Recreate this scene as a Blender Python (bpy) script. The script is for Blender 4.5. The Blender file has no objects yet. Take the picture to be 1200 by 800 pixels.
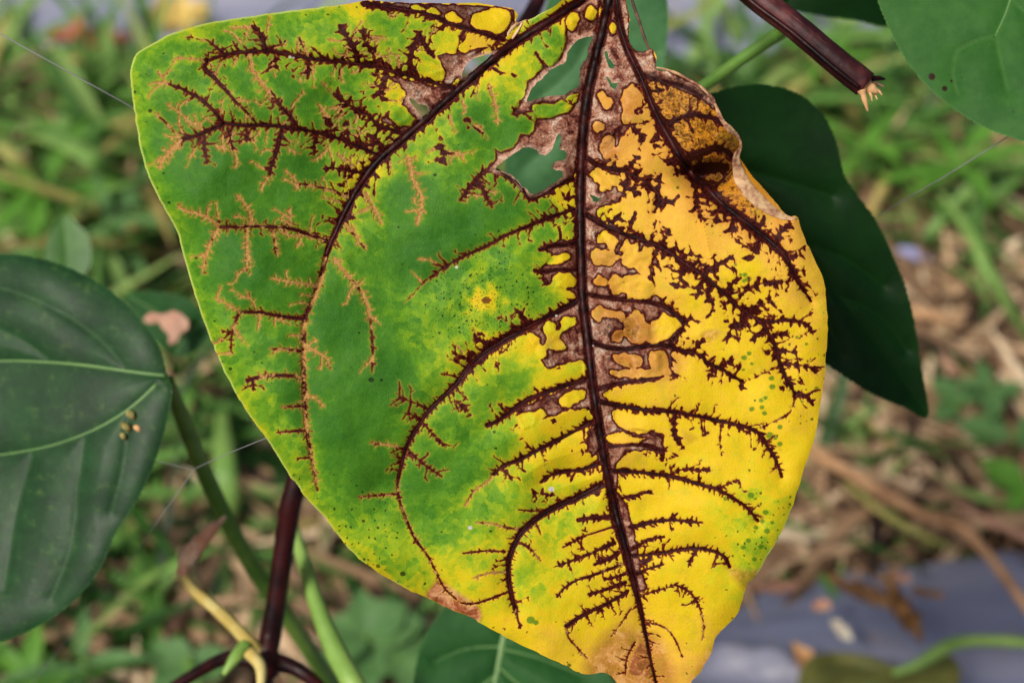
import bpy, math, random
import numpy as np
from mathutils import Vector

# ------------------------------------------------------------------ camera, sky, sun, exposure
scene = bpy.context.scene
CAM_H, PITCH, FPX = 0.55, math.radians(48.0), 1704.0
cam_data = bpy.data.cameras.new('camera')
cam_data.sensor_width = 36.0
cam_data.lens = 36.0 * FPX / 1200.0
cam_data.clip_start = 0.01
cam_data.clip_end = 500.0
cam_data.dof.use_dof = True
cam_data.dof.focus_distance = 0.2505
cam_data.dof.aperture_fstop = 13.0
cam = bpy.data.objects.new('camera', cam_data)
scene.collection.objects.link(cam)
cam.location = (0, 0, CAM_H)
cam.rotation_euler = (math.pi / 2 - PITCH, 0, 0)
scene.camera = cam

SUN_EL, SUN_AZ = math.radians(54), math.radians(230)      # azimuth clockwise from +Y
world = bpy.data.worlds.new('World')
scene.world = world
world.use_nodes = True
wn, wl = world.node_tree.nodes, world.node_tree.links
sky = wn.new('ShaderNodeTexSky')
sky.sky_type = 'NISHITA'
sky.sun_disc = False
sky.sun_elevation = SUN_EL
sky.sun_rotation = SUN_AZ
sky.dust_density = 7.0
sky.air_density = 0.7
sky.ozone_density = 1.0
bg = wn['Background']
bg.inputs['Strength'].default_value = 0.05
wl.new(sky.outputs[0], bg.inputs['Color'])

sun_data = bpy.data.lights.new('sun', 'SUN')
sun_data.energy = 1.5
sun_data.angle = math.radians(11)
sun_data.color = (1.0, 0.95, 0.87)
sun = bpy.data.objects.new('sun', sun_data)
scene.collection.objects.link(sun)
sd = Vector((math.sin(SUN_AZ) * math.cos(SUN_EL), math.cos(SUN_AZ) * math.cos(SUN_EL), math.sin(SUN_EL)))
sun.rotation_euler = sd.to_track_quat('Z', 'Y').to_euler()
sun.location = sd * 5

vs = scene.view_settings
vs.view_transform = 'Standard'
vs.look = 'None'
vs.exposure = 0.74
vs.gamma = 1.0
vs.use_curve_mapping = False

# ------------------------------------------------------------------ helpers
RNG = np.random.RandomState(7)
random.seed(7)
C3 = np.array([0, 0, CAM_H])
RIGHT = np.array([1.0, 0, 0])
FWD = np.array([0, math.cos(PITCH), -math.sin(PITCH)])
UP = np.array([0, math.sin(PITCH), math.cos(PITCH)])

def P(px, py, d):
    """world point seen at photo pixel (px,py) at depth d (works on arrays)"""
    px, py, d = np.asarray(px, float), np.asarray(py, float), np.asarray(d, float)
    a = (px - 600) / FPX
    b = (400 - py) / FPX
    dirs = FWD + a[..., None] * RIGHT + b[..., None] * UP
    return C3 + d[..., None] * dirs

def G(px, py, h=0.0):
    """ground point (x, y) at height h under photo pixel"""
    a = (px - 600) / FPX
    b = (400 - py) / FPX
    dr = FWD + a * RIGHT + b * UP
    t = (h - CAM_H) / dr[2]
    return C3[0] + t * dr[0], C3[1] + t * dr[1]

COL = scene.collection

def tag(o, label=None, cat=None, group=None, kind=None):
    if label: o['label'] = label
    if cat: o['category'] = cat
    if group: o['group'] = group
    if kind: o['kind'] = kind
    return o

def empty(name, loc, label, cat, group=None):
    o = bpy.data.objects.new(name, None)
    o.empty_display_size = 0.01
    o.location = tuple(float(v) for v in loc)
    COL.objects.link(o)
    return tag(o, label, cat, group)

def world_loc(o):
    v = np.array(o.location)
    p = o.parent
    while p is not None:
        v = v + np.array(p.location)
        p = p.parent
    return v

def mesh_obj(name, V, F, m, parent=None, smooth=True, attrs=None, origin=None):
    """V in world space; F an (n,k) int array or list of such arrays"""
    V = np.asarray(V, float)
    base = np.zeros(3)
    if parent is not None:
        base = world_loc(parent)
    elif origin is not None:
        base = np.asarray(origin, float)
    me = bpy.data.meshes.new(name)
    Fs = F if isinstance(F, list) else [F]
    Fs = [np.asarray(f, np.int32) for f in Fs if len(f)]
    nl = sum(f.size for f in Fs)
    nf = sum(len(f) for f in Fs)
    me.vertices.add(len(V))
    me.vertices.foreach_set('co', (V - base).astype(np.float32).ravel())
    me.loops.add(nl)
    me.polygons.add(nf)
    me.loops.foreach_set('vertex_index', np.concatenate([f.ravel() for f in Fs]))
    sizes = np.concatenate([np.full(len(f), f.shape[1], np.int32) for f in Fs])
    starts = np.concatenate([[0], np.cumsum(sizes)[:-1]]).astype(np.int32)
    me.polygons.foreach_set('loop_start', starts)
    me.update(calc_edges=True)
    me.polygons.foreach_set('use_smooth', np.full(nf, smooth))
    if attrs:
        for k, a in attrs.items():
            a = np.asarray(a, np.float32)
            if a.ndim == 1:
                at = me.attributes.new(k, 'FLOAT', 'POINT')
                at.data.foreach_set('value', a)
            else:
                at = me.attributes.new(k, 'FLOAT_VECTOR', 'POINT')
                at.data.foreach_set('vector', a.ravel())
    me.materials.append(m)
    me.validate()
    o = bpy.data.objects.new(name, me)
    COL.objects.link(o)
    if parent is not None:
        o.parent = parent
    elif origin is not None:
        o.location = tuple(base)
    return o

def vnoise(x, y, seed=0):
    """smooth value noise in [-1,1], numpy"""
    x = np.asarray(x, float); y = np.asarray(y, float)
    xi, yi = np.floor(x).astype(np.int64), np.floor(y).astype(np.int64)
    fx, fy = x - xi, y - yi
    fx = fx * fx * (3 - 2 * fx); fy = fy * fy * (3 - 2 * fy)
    def h(i, j):
        v = (i * 374761393 + j * 668265263 + seed * 974634557) & 0xffffffff
        v = ((v ^ (v >> 13)) * 1274126177) & 0xffffffff
        v = v ^ (v >> 16)
        return (v & 0xffff) / 32767.5 - 1
    a, b, c, d = h(xi, yi), h(xi + 1, yi), h(xi, yi + 1), h(xi + 1, yi + 1)
    return (a * (1 - fx) + b * fx) * (1 - fy) + (c * (1 - fx) + d * fx) * fy

def fbm(x, y, seed=0, oct=4):
    s, a = 0, 0.5
    for k in range(oct):
        s = s + a * vnoise(x * 2 ** k, y * 2 ** k, seed + k)
        a *= 0.5
    return s

def catmull(pts, n=4, closed=False):
    p = np.asarray(pts, float)
    N = len(p)
    if N < 3 and not closed:
        t = np.linspace(0, 1, n + 1)[:, None]
        return p[0] * (1 - t) + p[-1] * t
    out = []
    rng = range(N) if closed else range(N - 1)
    for i in rng:
        if closed:
            a, b, c, d = p[(i - 1) % N], p[i], p[(i + 1) % N], p[(i + 2) % N]
        else:
            a, b, c, d = p[max(i - 1, 0)], p[i], p[i + 1], p[min(i + 2, N - 1)]
        for k in range(n):
            t = k / n
            out.append(0.5 * (2 * b + (c - a) * t + (2 * a - 5 * b + 4 * c - d) * t * t + (3 * b - a - 3 * c + d) * t ** 3))
    if not closed:
        out.append(p[-1])
    return np.array(out)

def tube(pts, radii, sides=8, flat=1.0, caps=True):
    """swept tube, returns V, [F4, F3]"""
    pts = np.asarray(pts, float)
    n = len(pts)
    radii = np.broadcast_to(np.asarray(radii, float), (n,))
    T = np.gradient(pts, axis=0)
    T /= np.linalg.norm(T, axis=1)[:, None] + 1e-12
    ref = np.array([0.0, 0.0, 1.0])
    if abs(T[0] @ ref) > 0.9: ref = np.array([1.0, 0, 0])
    V = []
    u = None
    for i in range(n):
        if u is None:
            u = np.cross(T[i], ref)
        u = u - T[i] * (u @ T[i])
        u /= np.linalg.norm(u) + 1e-12
        w = np.cross(T[i], u)
        ang = np.arange(sides) * 2 * math.pi / sides
        V.append(pts[i] + radii[i] * (np.cos(ang)[:, None] * u + flat * np.sin(ang)[:, None] * w))
    V = np.concatenate(V)
    F = []
    for i in range(n - 1):
        for k in range(sides):
            k2 = (k + 1) % sides
            F.append((i * sides + k, i * sides + k2, (i + 1) * sides + k2, (i + 1) * sides + k))
    T3 = []
    if caps:
        V = np.vstack([V, pts[0], pts[-1]])
        for k in range(sides):
            k2 = (k + 1) % sides
            T3.append((len(V) - 2, k2, k))
            T3.append((len(V) - 1, (n - 1) * sides + k, (n - 1) * sides + k2))
    return V, [np.array(F), np.array(T3)] if T3 else [np.array(F)]

def poly_field(gx, gy, poly, R):
    """signed distance (inside +) of grid points to polygon, distance clipped at R"""
    dist = np.full(gx.shape, float(R))
    ins = np.zeros(gx.shape, bool)
    x0, y0 = gx[0, 0], gy[0, 0]
    sx, sy = gx[0, 1] - gx[0, 0], gy[1, 0] - gy[0, 0]
    H, W = gx.shape
    N = len(poly)
    for i in range(N):
        a, b = poly[i], poly[(i + 1) % N]
        lo, hi = np.minimum(a, b) - R, np.maximum(a, b) + R
        i0, i1 = max(int((lo[0] - x0) / sx), 0), min(int((hi[0] - x0) / sx) + 2, W)
        j0, j1 = max(int((lo[1] - y0) / sy), 0), min(int((hi[1] - y0) / sy) + 2, H)
        if i1 > i0 and j1 > j0:
            X, Y = gx[j0:j1, i0:i1], gy[j0:j1, i0:i1]
            ab = b - a
            t = np.clip(((X - a[0]) * ab[0] + (Y - a[1]) * ab[1]) / (ab @ ab + 1e-12), 0, 1)
            d = np.hypot(X - a[0] - t * ab[0], Y - a[1] - t * ab[1])
            np.minimum(dist[j0:j1, i0:i1], d, out=dist[j0:j1, i0:i1])
        if a[1] != b[1]:
            ya, yb = min(a[1], b[1]), max(a[1], b[1])
            j0 = max(int(math.ceil((ya - y0) / sy - 1e-9)), 0)
            j1 = min(int(math.ceil((yb - y0) / sy - 1e-9)), H)
            if j1 > j0:
                Y = gy[j0:j1, 0]
                xc = a[0] + (Y - a[1]) / (b[1] - a[1]) * (b[0] - a[0])
                ins[j0:j1] ^= gx[j0:j1] > xc[:, None]
    return np.where(ins, dist, -dist)

def grid_of(poly, step, pad=3):
    lo, hi = poly.min(0) - pad * step, poly.max(0) + pad * step
    xs = np.arange(lo[0], hi[0] + step, step)
    ys = np.arange(lo[1], hi[1] + step, step)
    return np.meshgrid(xs, ys)

def cut_grid(gx, gy, sdf, step):
    """faces inside the outline, boundary vertices pulled onto it.
    returns used index (flat), x, y, faces"""
    gyr, gxr = np.gradient(sdf, step)
    nrm = np.hypot(gxr, gyr) + 1e-9
    mv = np.where((sdf < 0.35 * step) & (sdf > -1.2 * step), -sdf, 0.0)
    X = gx + mv * gxr / nrm
    Y = gy + mv * gyr / nrm
    ok = sdf > -0.6 * step
    H, W = gx.shape
    fo = ok[:-1, :-1] & ok[1:, :-1] & ok[:-1, 1:] & ok[1:, 1:]
    idx = np.arange(H * W).reshape(H, W)
    F = np.stack([idx[:-1, :-1][fo], idx[1:, :-1][fo], idx[1:, 1:][fo], idx[:-1, 1:][fo]], 1)
    used = np.unique(F)
    rem = np.full(H * W, -1)
    rem[used] = np.arange(len(used))
    return used, X.ravel()[used], Y.ravel()[used], rem[F]

def seg_field(gx, gy, segs, R):
    """segs: list of (ax,ay,bx,by,wa,wb,tanval). min over (dist - w); tan of the winner"""
    D = np.full(gx.shape, float(R))
    Tn = np.zeros(gx.shape)
    x0, y0 = gx[0, 0], gy[0, 0]
    s = gx[0, 1] - gx[0, 0]
    H, W = gx.shape
    for ax, ay, bx, by, wa, wb, tv in segs:
        r = R + max(wa, wb)
        i0, i1 = max(int((min(ax, bx) - r - x0) / s), 0), min(int((max(ax, bx) + r - x0) / s) + 2, W)
        j0, j1 = max(int((min(ay, by) - r - y0) / s), 0), min(int((max(ay, by) + r - y0) / s) + 2, H)
        if i1 <= i0 or j1 <= j0: continue
        X, Y = gx[j0:j1, i0:i1], gy[j0:j1, i0:i1]
        ex, ey = bx - ax, by - ay
        t = np.clip(((X - ax) * ex + (Y - ay) * ey) / (ex * ex + ey * ey + 1e-12), 0, 1)
        d = np.hypot(X - ax - t * ex, Y - ay - t * ey) - (wa + (wb - wa) * t)
        sub = D[j0:j1, i0:i1]
        m = d < sub
        sub[m] = d[m]
        Tn[j0:j1, i0:i1][m] = tv
    return D, Tn

# ------------------------------------------------------------------ node helpers
class NT:
    def __init__(self, name):
        self.m = bpy.data.materials.new(name)
        self.m.use_nodes = True
        self.t = self.m.node_tree
        self.n = self.t.nodes
        self.l = self.t.links
        self.bsdf = self.n['Principled BSDF']
        self.out = self.n['Material Output']
    def link(self, a, b): self.l.new(a, b)
    def _in(self, sock, v):
        if isinstance(v, bpy.types.NodeSocket): self.l.new(v, sock)
        elif v is not None:
            sock.default_value = v
    def math(self, op, a, b=None, c=None, clamp=False):
        k = self.n.new('ShaderNodeMath'); k.operation = op; k.use_clamp = clamp
        self._in(k.inputs[0], a)
        if b is not None: self._in(k.inputs[1], b)
        if c is not None: self._in(k.inputs[2], c)
        return k.outputs[0]
    def mix(self, f, a, b, mode='MIX'):
        k = self.n.new('ShaderNodeMix'); k.data_type = 'RGBA'; k.blend_type = mode
        self._in(k.inputs['Factor'], f)
        for s, v in ((k.inputs[6], a), (k.inputs[7], b)):
            if isinstance(v, tuple) and len(v) == 3: v = v + (1,)
            self._in(s, v)
        return k.outputs[2]
    def attr(self, name):
        k = self.n.new('ShaderNodeAttribute'); k.attribute_name = name
        return k
    def sep(self, v):
        k = self.n.new('ShaderNodeSeparateXYZ'); self.l.new(v, k.inputs[0])
        return k.outputs
    def noise(self, vec, scale, detail=3, rough=0.55, dist=0.0, out=0):
        k = self.n.new('ShaderNodeTexNoise')
        if vec is not None: self.l.new(vec, k.inputs['Vector'])
        k.inputs['Scale'].default_value = scale
        k.inputs['Detail'].default_value = detail
        k.inputs['Roughness'].default_value = rough
        k.inputs['Distortion'].default_value = dist
        return k.outputs[out]
    def voro(self, vec, scale, feature='F1', rnd=1.0, out='Distance', dim='2D'):
        k = self.n.new('ShaderNodeTexVoronoi')
        k.voronoi_dimensions = dim
        k.feature = feature
        if vec is not None: self.l.new(vec, k.inputs['Vector'])
        k.inputs['Scale'].default_value = scale
        k.inputs['Randomness'].default_value = rnd
        return k.outputs[out]
    def step(self, v, a, b):
        """smoothstep: 0 at a, 1 at b"""
        k = self.n.new('ShaderNodeMapRange'); k.interpolation_type = 'SMOOTHSTEP'
        self._in(k.inputs[0], v)
        k.inputs[1].default_value = a; k.inputs[2].default_value = b
        k.inputs[3].default_value = 0; k.inputs[4].default_value = 1
        if a > b:
            k.inputs[1].default_value = b; k.inputs[2].default_value = a
            k.inputs[3].default_value = 1; k.inputs[4].default_value = 0
        return k.outputs[0]
    def ramp(self, f, stops):
        k = self.n.new('ShaderNodeValToRGB')
        e = k.color_ramp.elements
        while len(e) > 1: e.remove(e[-1])
        e[0].position = stops[0][0]; e[0].color = stops[0][1] + (1,)
        for p, c in stops[1:]:
            x = e.new(p); x.color = c + (1,)
        self._in(k.inputs[0], f)
        return k.outputs[0]
    def bump(self, h, strength=0.3, dist=0.001):
        k = self.n.new('ShaderNodeBump')
        k.inputs['Strength'].default_value = strength
        k.inputs['Distance'].default_value = dist
        self.l.new(h, k.inputs['Height'])
        return k.outputs[0]
    def coord(self, kind='Object'):
        k = self.n.new('ShaderNodeTexCoord')
        return k.outputs[kind]
    def finish(self, color, rough=0.5, normal=None, spec=0.5, trans=0.0, tcol=None):
        b = self.bsdf
        self._in(b.inputs['Base Color'], color if not isinstance(color, tuple) else color + (1,))
        self._in(b.inputs['Roughness'], rough)
        b.inputs['Specular IOR Level'].default_value = spec
        if normal is not None: self.l.new(normal, b.inputs['Normal'])
        if trans:
            tr = self.n.new('ShaderNodeBsdfTranslucent')
            self._in(tr.inputs['Color'], tcol if tcol is not None else (color if not isinstance(color, tuple) else color + (1,)))
            if normal is not None: self.l.new(normal, tr.inputs['Normal'])
            mx = self.n.new('ShaderNodeMixShader')
            mx.inputs[0].default_value = trans
            self.l.new(b.outputs[0], mx.inputs[1]); self.l.new(tr.outputs[0], mx.inputs[2])
            self.l.new(mx.outputs[0], self.out.inputs['Surface'])
        return self.m

def s2l(r, g, b, k=1.0):
    f = lambda c: (c / 12.92 if c <= 0.04045 else ((c + 0.055) / 1.055) ** 2.4) * k
    return (f(r / 255), f(g / 255), f(b / 255))

# ------------------------------------------------------------------ ground, plastic film, litter, grass
def soil_material():
    t = NT('soil')
    c = t.coord('Object')
    n1 = t.noise(c, 9, 6, 0.6)
    n2 = t.noise(c, 55, 5, 0.65)
    n3 = t.noise(c, 190, 3, 0.6)
    f = t.math('ADD', t.math('MULTIPLY', n1, 0.45), t.math('MULTIPLY', n2, 0.55))
    col = t.ramp(f, [(0.40, s2l(16, 11, 8)), (0.49, s2l(40, 28, 21)), (0.58, s2l(90, 66, 52)), (0.68, s2l(140, 110, 90))])
    col = t.mix(t.step(n3, 0.60, 0.72), col, s2l(175, 140, 110))
    h = t.math('ADD', n2, t.math('MULTIPLY', n3, 0.5))
    return t.finish(col, 0.9, t.bump(h, 0.8, 0.006), 0.2)

soil = soil_material()
xs = np.concatenate([np.linspace(-120, -2.2, 12), np.linspace(-2, 2, 241), np.linspace(2.2, 120, 12)])
ys = np.concatenate([np.linspace(-120, -1.2, 12), np.linspace(-1, 3, 241), np.linspace(3.2, 160, 12)])
gx, gy = np.meshgrid(xs, ys)
near = np.exp(-np.maximum(np.hypot(gx, gy - 0.7) - 1.6, 0) * 2)
gz = near * (0.012 * fbm(gx * 9, gy * 9, 3, 4) + 0.006 * fbm(gx * 38, gy * 38, 5, 3)) - 0.006
idx = np.arange(gx.size).reshape(gx.shape)
F = np.stack([idx[:-1, :-1].ravel(), idx[:-1, 1:].ravel(), idx[1:, 1:].ravel(), idx[1:, :-1].ravel()], 1)
ground = mesh_obj('ground', np.stack([gx.ravel(), gy.ravel(), gz.ravel()], 1), F, soil)
tag(ground, 'bare brown soil with dry plant crumbs', kind='structure')

def film_material(name, tint):
    t = NT(name)
    c = t.coord('Object')
    n = t.noise(c, 7, 4, 0.6)
    d = t.noise(c, 60, 4, 0.7)
    col = t.mix(t.step(n, 0.35, 0.7), tint, tuple(v * 1.25 for v in tint))
    col = t.mix(t.math('MULTIPLY', t.step(d, 0.56, 0.72), 0.55), col, s2l(150, 128, 112))
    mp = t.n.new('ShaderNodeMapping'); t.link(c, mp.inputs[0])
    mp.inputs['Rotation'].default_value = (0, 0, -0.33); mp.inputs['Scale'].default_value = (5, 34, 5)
    sk = t.noise(mp.outputs[0], 1.0, 4, 0.6)  # streaks along the wrinkles, their sheen and shade painted into the colour
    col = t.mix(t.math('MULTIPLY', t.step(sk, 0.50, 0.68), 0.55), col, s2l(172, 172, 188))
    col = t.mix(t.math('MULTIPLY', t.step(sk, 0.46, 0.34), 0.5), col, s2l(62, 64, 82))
    rough = t.math('ADD', 0.30, t.math('MULTIPLY', d, 0.25))
    return t.finish(col, rough, t.bump(t.noise(c, 34, 3, 0.5), 0.25, 0.004), 0.55)

def film(name, poly, step, hfun, m, label):
    poly = catmull(poly, 4, True)
    gx, gy = grid_of(poly, step)
    sdf = poly_field(gx, gy, poly, 0.6)
    used, X, Y, F = cut_grid(gx, gy, sdf, step)
    S = np.maximum(sdf.ravel()[used], 0)
    Z = hfun(X, Y, S)
    b = np.array([X.mean(), Y.mean(), 0])
    o = mesh_obj(name, np.stack([X, Y, Z], 1), F[:, ::-1], m, origin=b)
    return tag(o, label, 'plastic film')

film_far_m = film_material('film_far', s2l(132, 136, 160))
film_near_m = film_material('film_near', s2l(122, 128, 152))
fx = [(-1.6, 0.80), (-0.9, 0.785)] + [G(x, y, 0.012) for x, y in ((0, 52), (80, 40), (150, 86), (300, 96), (450, 80), (620, 84), (790, 88), (900, 70), (1000, 50), (1200, 20))] + \
     [(0.8, 0.97), (1.7, 1.05), (1.7, 1.9), (0, 1.8), (-1.6, 1.75)]
def h_far(X, Y, S):
    return 0.012 + 0.055 * (1 - np.exp(-S / 0.09)) + 0.006 * fbm(X * 14 + Y * 9, Y * 22, 11, 3) * np.clip(S / .03, 0, 1)
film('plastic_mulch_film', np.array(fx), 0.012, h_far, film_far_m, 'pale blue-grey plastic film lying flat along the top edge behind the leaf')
nx = [G(x, y, 0.02) for x, y in ((1330, 610), (1200, 634), (1100, 646), (1000, 657), (930, 672), (868, 694), (815, 735), (770, 790), (735, 860), (720, 980))] + \
     [(0.10, 0.02), (0.5, -0.05), (1.2, 0.1), (1.3, 0.5), (0.7, 0.6)]
def h_near(X, Y, S):
    u = (X * 0.32 + Y * 0.95)
    v = (X * 0.95 - Y * 0.32)
    r = 1 - np.abs(vnoise(u * 26 + 2.2 * fbm(v * 5, u * 5, 3, 2), v * 3.2, 31))
    w = 1 - np.abs(vnoise(u * 11 + fbm(v * 3, u * 3, 9, 2), v * 1.7, 37))
    return 0.012 + 0.030 * (1 - np.exp(-S / 0.06)) + np.clip(S / .02, 0, 1) * (0.022 * r ** 4 + 0.030 * w ** 4 + 0.003 * fbm(X * 40, Y * 40, 12, 3))
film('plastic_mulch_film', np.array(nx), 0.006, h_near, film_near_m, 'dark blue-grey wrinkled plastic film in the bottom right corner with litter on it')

def strip_batch(bases, dirs, lens, wids, bends, rows=5, updir=None, lift=None, twist=None):
    """many tapered curved strips in one mesh. dirs: (n,3) start direction; bends: (n,3) added along t^2"""
    n = len(bases)
    t = np.linspace(0, 1, rows + 1)
    ctr = bases[:, None, :] + lens[:, None, None] * (dirs[:, None, :] * t[None, :, None] + bends[:, None, :] * (t ** 2)[None, :, None])
    tang = dirs[:, None, :] + 2 * bends[:, None, :] * t[None, :, None]
    side = np.cross(tang, np.array([0, 0, 1.0])[None, None, :] if updir is None else updir[:, None, :])
    side /= np.linalg.norm(side, axis=2)[:, :, None] + 1e-9
    nor = np.cross(side, tang)
    nor /= np.linalg.norm(nor, axis=2)[:, :, None] + 1e-9
    prof = np.minimum(1, 0.55 + 2 * t) * (1 - t ** 2.2) ** 0.8 + 0.03
    w = wids[:, None] * prof[None, :]
    L = ctr - side * w[:, :, None]
    R = ctr + side * w[:, :, None]
    M = ctr - nor * (w * 0.35)[:, :, None]
    V = np.stack([L, M, R], 2).reshape(-1, 3)
    per = (rows + 1) * 3
    q = []
    for r in range(rows):
        for k in range(2):
            q.append((r * 3 + k, r * 3 + k + 1, (r + 1) * 3 + k + 1, (r + 1) * 3 + k))
    F = (np.array(q)[None] + (np.arange(n) * per)[:, None, None]).reshape(-1, 4)
    return V, F, per

def blade_material(name, stops, rough=0.5, trans=0.3):
    t = NT(name)
    a = t.attr('shade').outputs['Fac']
    col = t.ramp(a, stops)
    return t.finish(col, rough, None, 0.4, trans)

GREENS = [(0.0, s2l(26, 56, 20)), (0.35, s2l(58, 106, 38)), (0.65, s2l(118, 168, 78)), (0.85, s2l(160, 194, 108)), (1.0, s2l(186, 168, 100))]
STRAWS = [(0.0, s2l(44, 30, 22)), (0.3, s2l(96, 72, 52)), (0.6, s2l(158, 126, 94)), (0.85, s2l(204, 172, 134)), (1.0, s2l(230, 206, 170))]
grass_m = blade_material('grass_green', GREENS, 0.5, 0.35)
straw_m = blade_material('straw_dry', STRAWS, 0.7, 0.0)

def film_clear(x, y):
    """true where the ground is not covered by film (rough test in world xy)"""
    b = np.array([x, y, 0.0]) - C3
    z = b @ FWD
    px, py = 600 + FPX * (b @ RIGHT) / z, 400 - FPX * (b @ UP) / z
    if py < 62 + 25 * (200 < px < 900): return False
    if px > 740 and py > np.interp(px, [740, 868, 1000, 1200], [830, 690, 652, 630]): return False
    return True

# green grass, one mass
boxes = [  # px box, count, length, half width, shade mean
    ((-60, 100, 260, 330), 430, (0.05, 0.13), (0.0022, 0.0052), 0.66),
    ((-60, 330, 330, 640), 260, (0.04, 0.10), (0.0020, 0.0046), 0.40),
    ((150, 440, 480, 820), 170, (0.03, 0.08), (0.0016, 0.0040), 0.40),
    ((-60, 640, 200, 860), 90, (0.03, 0.07), (0.0016, 0.0036), 0.45),
    ((440, 640, 640, 830), 60, (0.03, 0.06), (0.0020, 0.0040), 0.38),
    ((820, 60, 1230, 210), 420, (0.04, 0.11), (0.0022, 0.0050), 0.62),
    ((1000, 170, 1230, 330), 110, (0.03, 0.09), (0.0018, 0.0040), 0.52),
    ((900, 420, 1230, 640), 90, (0.02, 0.06), (0.0012, 0.0030), 0.60),
    ((560, 60, 860, 300), 160, (0.04, 0.10), (0.0020, 0.0045), 0.55),
    ((300, 300, 950, 650), 300, (0.03, 0.08), (0.0018, 0.0040), 0.45),
]
B, D, L, W, BN, SH = [], [], [], [], [], []
for (x0, y0, x1, y1), cnt, lr, wr, sh in boxes:
    for k in range(int(cnt * 1.9)):
        px, py = RNG.uniform(x0, x1), RNG.uniform(y0, y1)
        gxx, gyy = G(px, py)
        if not film_clear(gxx, gyy): continue
        if vnoise(gxx * 16, gyy * 16, 77) < -0.25 and RNG.rand() < 0.8: continue
        a = RNG.uniform(0, 2 * math.pi)
        el = RNG.uniform(0.15, 1.25)
        d = np.array([math.cos(a) * math.cos(el), math.sin(a) * math.cos(el), math.sin(el)])
        B.append((gxx, gyy, -0.003)); D.append(d)
        L.append(RNG.uniform(*lr) * 1.15); W.append(RNG.uniform(*wr) * 1.15)
        bend = np.array([math.cos(a), math.sin(a), 0]) * RNG.uniform(0.1, 0.6) + np.array([0, 0, -min(d[2] * 0.9, RNG.uniform(0.1, 0.9))])
        BN.append(bend); SH.append(np.clip(RNG.normal(sh, 0.26), 0, 1))
V, F, per = strip_batch(np.array(B), np.array(D), np.array(L), np.array(W), np.array(BN), 5)
gr = mesh_obj('grass', V, F, grass_m, attrs={'shade': np.repeat(SH, per)})
tag(gr, 'mass of blurred green grass on the soil behind the leaves', 'grass', kind='stuff')

# dry straw litter, one mass
B, D, L, W, BN, SH = [], [], [], [], [], []
for (x0, y0, x1, y1), cnt in (((-60, 60, 330, 860), 900), ((300, 60, 900, 860), 700), ((820, 200, 1260, 690), 2200), ((820, 40, 1260, 220), 160)):
    for k in range(cnt):
        px, py = RNG.uniform(x0, x1), RNG.uniform(y0, y1)
        gxx, gyy = G(px, py)
        if not film_clear(gxx, gyy): continue
        a = RNG.normal(2.6, 0.7) if RNG.rand() < 0.6 else RNG.uniform(0, 6.28)
        el = abs(RNG.normal(0, 0.12))
        B.append((gxx, gyy, 0.003 + RNG.uniform(0, 0.012)))
        D.append((math.cos(a) * math.cos(el), math.sin(a) * math.cos(el), math.sin(el)))
        L.append(RNG.uniform(0.015, 0.09)); W.append(RNG.uniform(0.0008, 0.0042))
        b = RNG.normal(0, 0.12, 3); b[2] = -abs(b[2]) * 0.4
        BN.append(b); SH.append(np.clip(RNG.normal(0.58, 0.30), 0, 1))
V, F, per = strip_batch(np.array(B), np.array(D), np.array(L), np.array(W), np.array(BN), 3)
st = mesh_obj('straw_litter', V, F, straw_m, attrs={'shade': np.repeat(SH, per)})
tag(st, 'scattered dry brown straw and stalk pieces covering the soil', 'straw', kind='stuff')

# crumbled dead leaf scraps on the soil, one mass
Vs, Fs, SH = [], [], []
for k in range(520):
    px, py = (RNG.uniform(820, 1250), RNG.uniform(200, 680)) if k % 2 else (RNG.uniform(-50, 820), RNG.uniform(70, 850))
    gxx, gyy = G(px, py)
    if not film_clear(gxx, gyy): continue
    a, r = RNG.uniform(0, 6.28), RNG.uniform(0.003, 0.010)
    asp, cu = RNG.uniform(0.4, 0.9), RNG.uniform(0.1, 0.6)
    u = np.linspace(-1, 1, 5)
    b0 = len(Vs)
    for i in u:
        for j in (-1, 0, 1):
            wv = (1 - 0.8 * i * i) * j * asp
            x, y = i * r, wv * r
            z = 0.010 + cu * r * (j * j * 0.5 + i * i * 0.6) + RNG.uniform(0, 0.001)
            Vs.append((gxx + x * math.cos(a) - y * math.sin(a), gyy + x * math.sin(a) + y * math.cos(a), z))
    for i in range(4):
        for j in range(2):
            Fs.append((b0 + i * 3 + j, b0 + i * 3 + j + 1, b0 + (i + 1) * 3 + j + 1, b0 + (i + 1) * 3 + j))
    SH += [float(np.clip(RNG.normal(0.5, 0.28), 0, 1))] * 15
sc_ = mesh_obj('leaf_litter', np.array(Vs), np.array(Fs), straw_m, attrs={'shade': np.array(SH)})
tag(sc_, 'small curled brown dead leaf scraps strewn over the soil', 'leaf litter', kind='stuff')

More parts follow.
